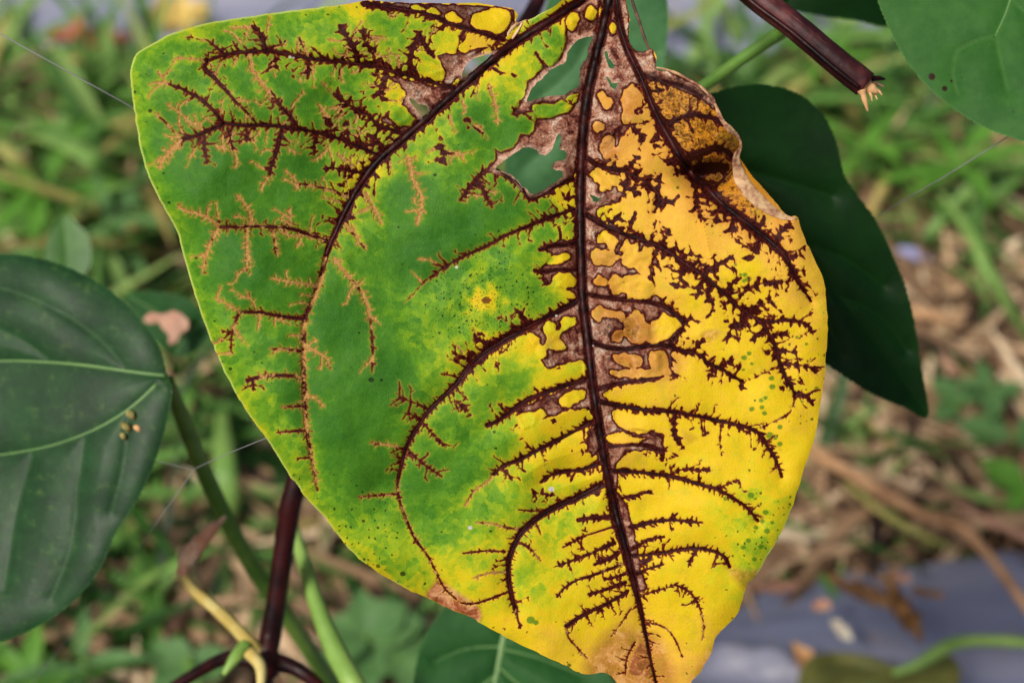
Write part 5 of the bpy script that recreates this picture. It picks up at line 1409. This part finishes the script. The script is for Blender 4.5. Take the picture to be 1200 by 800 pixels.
dry_m = stem_material('dry_stalk', s2l(150, 108, 74), s2l(204, 160, 116), 0.7, 40)
dry2_m = stem_material('dry_stalk_pink', s2l(132, 92, 72), s2l(182, 140, 116), 0.7, 40)
gblade_m = stem_material('grass_single', s2l(96, 140, 58), s2l(134, 170, 84), 0.5, 25)
yblade_m = stem_material('grass_yellowing', s2l(128, 140, 66), s2l(176, 170, 96), 0.5, 25)
ground_stalk('dry_stalk', [(930, 508, 0.010), (962, 533, 0.022), (1020, 568, 0.030), (1080, 602, 0.026), (1118, 612, 0.03)], [6, 8, 8, 7, 6], dry_m, 'long tan dry stalk slanting from the yellow leaf to the film edge', 'dry stalk', lump=0.1)
ground_stalk('dry_stalk', [(1104, 612, 0.03), (1126, 616, 0.04), (1150, 640, 0.045), (1172, 668, 0.05), (1194, 698, 0.05), (1240, 760, 0.05)], [5, 10, 7, 7, 6, 6], dry_m, 'tan dry stalk with a swollen joint lying over the film edge at right', 'dry stalk', lump=0.15)
ground_stalk('dry_stalk', [(1112, 588, 0.012), (1150, 606, 0.018), (1200, 628, 0.02), (1260, 655, 0.03)], [5, 6, 6, 5], dry2_m, 'pinkish brown dry stalk above the film near the right edge', 'dry stalk', lump=0.1)
ground_stalk('dry_stalk', [(1158, 562, 0.010), (1185, 592, 0.014), (1215, 622, 0.014)], [4, 6, 5], dry2_m, 'short brown dry stalk beside the bright green weed at right', 'dry stalk', lump=0.1)
ground_stalk('dry_stalk', [(1040, 360, 0.012), (1085, 368, 0.02), (1135, 380, 0.016)], [5, 8, 5], dry_m, 'short pale dry stalk lying right of the dark pointed leaf', 'dry stalk', lump=0.15)
ground_stalk('dry_stalk', [(1075, 395, 0.010), (1105, 420, 0.016), (1125, 440, 0.012)], [5, 8, 4], dry2_m, 'short pinkish dry stalk below the pale one at right', 'dry stalk', lump=0.15)
ground_stalk('dry_stalk', [(186, 760, 0.010), (210, 722, 0.020), (232, 690, 0.012)], [8, 11, 7], dry2_m, 'thick pinkish dry stalk under the bent yellow stalk', 'dry stalk', lump=0.15)
ground_stalk('dry_stalk', [(120, 660, 0.012), (145, 662, 0.016), (175, 660, 0.012)], [5, 7, 5], dry2_m, 'short pinkish dry stalk below the tip of the big left leaf', 'dry stalk', lump=0.15)
ground_stalk('dry_stalk', [(1042, 196, 0.02), (1034, 222, 0.04), (1020, 250, 0.05)], [5, 7, 5], yellow_m, 'short orange-tan stalk at the upper edge of the dark pointed leaf', 'dry stalk', lump=0.15)
ground_stalk('grass_blade', [(1100, 222, 0.05), (1132, 266, 0.06), (1160, 318, 0.055), (1184, 362, 0.04), (1216, 410, 0.01)], [3, 7, 8, 7, 5], gblade_m, 'long green grass blade slanting down at the right edge', 'grass blade', flat=0.25)
ground_stalk('grass_blade', [(985, 560, 0.015), (1030, 596, 0.02), (1072, 622, 0.024), (1118, 642, 0.02)], [3, 6, 6, 3], yblade_m, 'yellow-green grass blade below the long tan stalk', 'grass blade', flat=0.25)
ground_stalk('grass_blade', [(1110, 568, 0.02), (1150, 582, 0.03), (1192, 596, 0.02)], [3, 7, 3], gblade_m, 'short green grass blade by the stalks at the right edge', 'grass blade', flat=0.25)
ground_stalk('grass_blade', [(104, 130, 0.01), (98, 70, 0.05), (100, 10, 0.08), (112, -40, 0.10)], [9, 9, 7, 4], gblade_m, 'upright green grass blade crossing the pale film at top left', 'grass blade', flat=0.3)
ground_stalk('grass_blade', [(236, 60, 0.03), (243, 22, 0.06), (250, -12, 0.08)], [6, 6, 4], gblade_m, 'thin green blade on the film left of the sick leaf top', 'grass blade', flat=0.3)
ground_stalk('grass_blade', [(318, 640, 0.01), (270, 640, 0.05), (215, 655, 0.06), (150, 690, 0.03)], [5, 9, 8, 3], gblade_m, 'broad green grass blade passing behind the bent yellow stalk', 'grass blade', flat=0.25)
ground_stalk('grass_blade', [(260, 470, 0.02), (262, 530, 0.06), (268, 590, 0.05), (262, 640, 0.01)], [4, 13, 13, 5], gblade_m, 'wide bright green blade beside the green leaf stalk', 'grass blade', flat=0.25)
ground_stalk('grass_blade', [(30, 160, 0.02), (70, 165, 0.07), (115, 190, 0.08), (150, 215, 0.04)], [4, 14, 13, 4], gblade_m, 'wide arching grass blade in the left grass under the thread', 'grass blade', flat=0.25)
ground_stalk('grass_blade', [(60, 270, 0.01), (105, 230, 0.06), (150, 216, 0.07), (200, 205, 0.04)], [4, 10, 9, 3], gblade_m, 'arching grass blade touching the left edge of the sick leaf', 'grass blade', flat=0.25)
ground_stalk('grass_blade', [(-30, 165, 0.02), (5, 175, 0.06), (40, 205, 0.05)], [4, 10, 3], yblade_m, 'pale yellow-green blade at the left frame edge', 'grass blade', flat=0.25)
ground_stalk('grass_blade', [(700, 130, 0.03), (770, 40, 0.08), (822, 10, 0.10), (850, -40, 0.1)], [5, 7, 6, 3], yblade_m, 'pale grass blade in front of the film right of the leaf base', 'grass blade', flat=0.3)

# low broad-leaved weeds: stem and leaves
def leaflet(center, heading, L, W, lift, mat, parent, name='leaf'):
    n, m = 7, 4
    Vv = []
    for i in range(n + 1):
        t = i / n
        w = W * math.sin(math.pi * min(t ** 0.8, 1)) * 0.5 + 0.0002
        for j in range(-m // 2, m // 2 + 1):
            s = j / (m / 2)
            x = t * L; y = s * w
            z = lift * t * L * (1 - 0.6 * t) + 0.25 * w * abs(s)
            Vv.append((center[0] + x * math.cos(heading) - y * math.sin(heading), center[1] + x * math.sin(heading) + y * math.cos(heading), center[2] + z))
    r = m + 1
    Ff = [(i * r + j, i * r + j + 1, (i + 1) * r + j + 1, (i + 1) * r + j) for i in range(n) for j in range(m)]
    X_ = np.array(Vv)
    uvv = (X_[:, :2] - X_[0, :2]) * 60
    return mesh_obj(name, X_, np.array(Ff), mat, parent, attrs={'leafuv': np.concatenate([uvv, np.zeros((len(uvv), 1))], 1), 'lf': np.full((len(uvv), 3), 9.0)})

weed_m = healthy_material('weed_leaf', s2l(74, 122, 62), s2l(110, 152, 88), s2l(140, 176, 110), 0.5, 0.25)
weed2_m = healthy_material('weed_leaf_bright', s2l(80, 140, 40), s2l(110, 166, 56), s2l(140, 186, 80), 0.5, 0.25)
def weed(px, py, h, n, L, W, mat, label, seed, lift=0.35):
    r = random.Random(seed)
    x, y = G(px, py, h)
    root = empty('weed', (x, y, 0), label, 'weed')
    V, F = tube([(x, y, -0.005), (x + .002, y, h * .5), (x, y, h)], [0.0012, 0.001, 0.0008], 6)
    mesh_obj('stem', V, F, green_stem_m, root)
    for k in range(n):
        leaflet((x, y, h * r.uniform(.7, 1)), 6.283 * k / n + r.uniform(-.4, .4), L * r.uniform(.7, 1.2), W * r.uniform(.8, 1.2), lift * r.uniform(.2, 1.6), mat, root)
weed(1163, 452, 0.03, 4, 0.018, 0.009, weed_m, 'small pale green weed on the brown soil at the right', 1)
weed(1122, 470, 0.02, 3, 0.020, 0.012, weed_m, 'tiny pale green weed just right of the dark leaf tip', 2)
weed(1192, 503, 0.03, 2, 0.024, 0.020, weed_m, 'round-leaved green weed at the right edge above the bright one', 3, 0.1)
weed(1206, 566, 0.03, 3, 0.022, 0.014, weed2_m, 'bright green weed at the right edge above the film', 4)
weed(430, 742, 0.03, 6, 0.022, 0.015, weed_m, 'small green weed right of the pale lime stalk', 5)
weed(468, 765, 0.025, 5, 0.020, 0.014, weed_m, 'small green weed left of the bottom centre leaf', 6)
weed(410, 775, 0.02, 4, 0.018, 0.012, weed_m, 'low green weed close to the lime stalk at the bottom', 7)
weed(218, 778, 0.03, 3, 0.026, 0.016, weed_m, 'green weed leaf by the maroon branch at bottom left', 8)
weed(30, 790, 0.03, 5, 0.035, 0.008, weed2_m, 'green weed below the big left leaf at the bottom edge', 9)
weed(95, 770, 0.03, 4, 0.03, 0.007, weed_m, 'green weed at the bottom left right of the other weed', 10)
weed(1130, 175, 0.05, 6, 0.045, 0.009, weed2_m, 'leafy bright weed under the top right corner leaf', 11)
weed(1010, 165, 0.05, 6, 0.04, 0.007, weed2_m, 'leafy green weed under the cut maroon stalk', 12)
weed(960, 60, 0.04, 6, 0.04, 0.008, weed2_m, 'leafy green weed between the cut stalk and the top dark leaf', 13)
weed(40, 210, 0.05, 6, 0.055, 0.009, weed2_m, 'tall green weed in the grass at the left edge', 14)
weed(130, 260, 0.05, 6, 0.05, 0.008, weed_m, 'green weed in the grass near the left edge of the sick leaf', 15)

# litter
def scrap(name, px, py, h, L, W, ang, mat, label, cat, curl=0.4, twist=0.0, seed=0):
    """curled dry leaf scrap: L, W in metres, lying at ground pixel"""
    x0, y0 = G(px, py, h)
    n, m = 14, 8
    Vv = []
    for i in range(n + 1):
        t = i / n * 2 - 1
        w = W * 0.5 * math.sqrt(max(1 - abs(t) ** 2.2, 0.004)) * (1 + 0.5 * float(vnoise(i * .9, seed * 3.1, 81)))
        for j in range(m + 1):
            s = j / m * 2 - 1
            a = s * curl * 2.2
            yy = w * (math.sin(a) / max(curl * 2.2, .01))
            zz = w * (1 - math.cos(a)) / max(curl * 2.2, .01)
            xx = t * L * .5
            zz += curl * 0.25 * L * t * t + 0.16 * W * float(vnoise(i * .8 + seed, j * .9, 83))
            ca, sa = math.cos(twist * t), math.sin(twist * t)
            yy, zz = yy * ca - zz * sa, yy * sa + zz * ca
            Vv.append((x0 + xx * math.cos(ang) - yy * math.sin(ang), y0 + xx * math.sin(ang) + yy * math.cos(ang), h + zz))
    Vv = np.array(Vv)
    Vv[:, 2] += h - Vv[:, 2].min()
    r = m + 1
    Ff = [(i * r + j, i * r + j + 1, (i + 1) * r + j + 1, (i + 1) * r + j) for i in range(n) for j in range(m)]
    return tag(mesh_obj(name, Vv, np.array(Ff), mat, None, origin=(x0, y0, h)), label, cat)

brown_leaf_m = stem_material('brown_leaf', s2l(112, 78, 44), s2l(176, 134, 84), 0.65, 70)
pinkleaf_m = stem_material('pink_leaf', s2l(190, 140, 116), s2l(220, 176, 150), 0.7, 70)
petal_m = stem_material('petal', s2l(216, 204, 178), s2l(236, 228, 206), 0.6, 60)
yleaf_m = stem_material('yellow_leaf', s2l(206, 176, 92), s2l(226, 200, 120), 0.6, 50)
orange_m = stem_material('orange_leaf', s2l(150, 90, 56), s2l(190, 124, 84), 0.7, 60)
lilac_m = stem_material('lilac', s2l(150, 150, 196), s2l(176, 176, 214), 0.5, 60)
FH = 0.052
scrap('dry_leaf', 1012, 702, FH, 0.036, 0.013, -0.25, brown_leaf_m, 'long brown dry leaf curl on the film', 'dry leaf', 0.9, 0.9, 1)
scrap('dry_leaf', 1056, 722, FH, 0.030, 0.018, -0.95, brown_leaf_m, 'brown cupped dry leaf at the end of the long curl on the film', 'dry leaf', 1.0, 0.8, 2)
scrap('dry_leaf', 1054, 679, FH, 0.0085, 0.005, -0.1, pinkdry_m, 'pinkish scrap on the film above the brown curls', 'dry leaf', 0.3, 0, 3)
scrap('dry_leaf', 1086, 696, FH, 0.014, 0.004, -0.2, brown_leaf_m, 'thin brown scrap on the film right of the brown curls', 'dry leaf', 0.25, 0, 4)
scrap('dry_leaf', 962, 711, FH, 0.008, 0.005, 0.2, pinkdry_m, 'small pink scrap on the film left of the brown curls', 'dry leaf', 0.3, 0, 5)
scrap('petal', 985, 740, FH, 0.011, 0.005, -0.95, petal_m, 'white petal lying on the dark film', 'petal', 0.35, 0, 6)
scrap('dry_leaf', 905, 690, 0.03, 0.022, 0.006, 0.1, dry2_m, 'thin pinkish brown dry leaf at the left end of the near film', 'dry leaf', 0.35, 0.2, 7)
scrap('dry_leaf', 944, 778, FH, 0.018, 0.010, -1.0, tan_m, 'orange-tan scrap beside the green leaf on the film', 'dry leaf', 0.4, 0.2, 8)
scrap('fallen_leaf', 210, 26, 0.05, 0.036, 0.028, 0.2, yleaf_m, 'yellow fallen leaf on the pale film above the leaf corner', 'fallen leaf', 0.2, 0, 9)
scrap('dry_leaf', 78, 46, 0.03, 0.030, 0.018, 0.3, orange_m, 'orange-brown dry leaf left of the upright grass blade', 'dry leaf', 0.4, 0.2, 10)
scrap('dry_leaf', 124, 52, 0.03, 0.030, 0.016, -0.1, orange_m, 'orange-brown dry leaf right of the upright grass blade', 'dry leaf', 0.4, -0.2, 11)
scrap('dry_leaf', 132, 78, 0.015, 0.034, 0.018, 0.1, pinkdry_m, 'pinkish dry leaf on the soil left of the sick leaf corner', 'dry leaf', 0.3, 0.1, 12)
scrap('dry_leaf', 24, 84, 0.015, 0.028, 0.018, 0.4, pinkleaf_m, 'pale dry leaf in the grass at the top left', 'dry leaf', 0.35, 0.1, 13)
scrap('plastic_scrap', 1070, 300, 0.02, 0.017, 0.008, -0.5, lilac_m, 'small lilac scrap on the soil right of the dark leaf', 'scrap', 0.3, 0, 14)
# pink dead patch of leaf behind the left leaf base
def patch(name, outline, d0, mat, label, cat, cup):
    poly = catmull(outline, 5, True)
    gx_, gy_ = grid_of(poly, 2.5)
    s_ = poly_field(gx_, gy_, poly, 30)
    u_, X_, Y_, F_ = cut_grid(gx_, gy_, s_, 2.5)
    S_ = np.maximum(s_.ravel()[u_], 0)
    d_ = d0 - cup * np.sqrt(S_) * 0.0004 + 0.0006 * fbm(X_ / 12, Y_ / 12, 5, 2)
    return tag(mesh_obj(name, P(X_, Y_, d_), F_, mat, None, origin=P(outline[0][0], outline[0][1], d0)), label, cat)
patch('dry_leaf', [(168, 374), (176, 366), (190, 368), (204, 364), (219, 372), (221, 384), (212, 392), (208, 400), (198, 404), (197, 392), (190, 386), (186, 378), (176, 380)], 0.378, pinkleaf_m, 'pink dry leaf scrap on the grey-green leaf left of the sick leaf', 'dry leaf', 0.4)

# curled green leaf with pale stalk at the bottom right
curl_m = healthy_material('leaf_curled', s2l(92, 100, 40), s2l(132, 132, 60), s2l(150, 120, 70), 0.5, 0.15)
bg_leaf('fallen_leaf', [(1112, 766), (1080, 774), (1052, 780), (1020, 768), (984, 764), (952, 768), (936, 790), (938, 830), (980, 862), (1050, 862), (1108, 828), (1126, 790)], 0.545,
        [([(1110, 768), (1060, 785), (1000, 810), (950, 830)], 3.0, 1.0), ([(1050, 790), (1010, 780), (980, 775)], 1.0, 0.5)], curl_m, 'curled olive green leaf lying on the film at the bottom right', vein_pale_m, tilt=(0, -0.0002), bulge=18, droop=18, base=(1110, 768), wave=40, seed=31)
stalk('leaf_stalk', [(1046, 788, 0.538), (1075, 778, 0.536), (1100, 762, 0.536), (1125, 752, 0.537), (1160, 750, 0.538), (1205, 753, 0.538), (1290, 762, 0.545)], [4, 7, 8, 7, 6.5, 6.5], lime_stem_m, 'pale green stalk of the curled leaf at the bottom right edge', 'leaf stalk')

# spider threads
tm = NT('silk')
silk_m = tm.finish((0.42, 0.43, 0.44), 0.5, None, 0.3, 0.5)
def thread(pts, r, label):
    W3 = P(np.array([p[0] for p in pts]), np.array([p[1] for p in pts]), np.array([p[2] for p in pts]))
    V, F = tube(W3, r, 5)
    tag(mesh_obj('silk_thread', V, F, silk_m, None, origin=W3[0]), label, 'silk thread', 'spider threads')
thread([(-60, 7, 0.275), (40, 62, 0.272), (200, 151, 0.268)], 0.00013, 'thin grey spider thread running to the left edge of the sick leaf')
thread([(322, 509, 0.2545), (270, 530, 0.27), (226, 550, 0.285), (175, 538, 0.295)], 0.00008, 'faint spider thread between the big left leaf and the sick leaf')
thread([(228, 549, 0.285), (150, 660, 0.31), (30, 810, 0.34)], 0.00008, 'faint spider thread slanting to the bottom left')
thread([(1185, 158, 0.272), (1110, 205, 0.28), (1030, 252, 0.296)], 0.00010, 'thin spider thread from the top right leaf to the dark leaf')
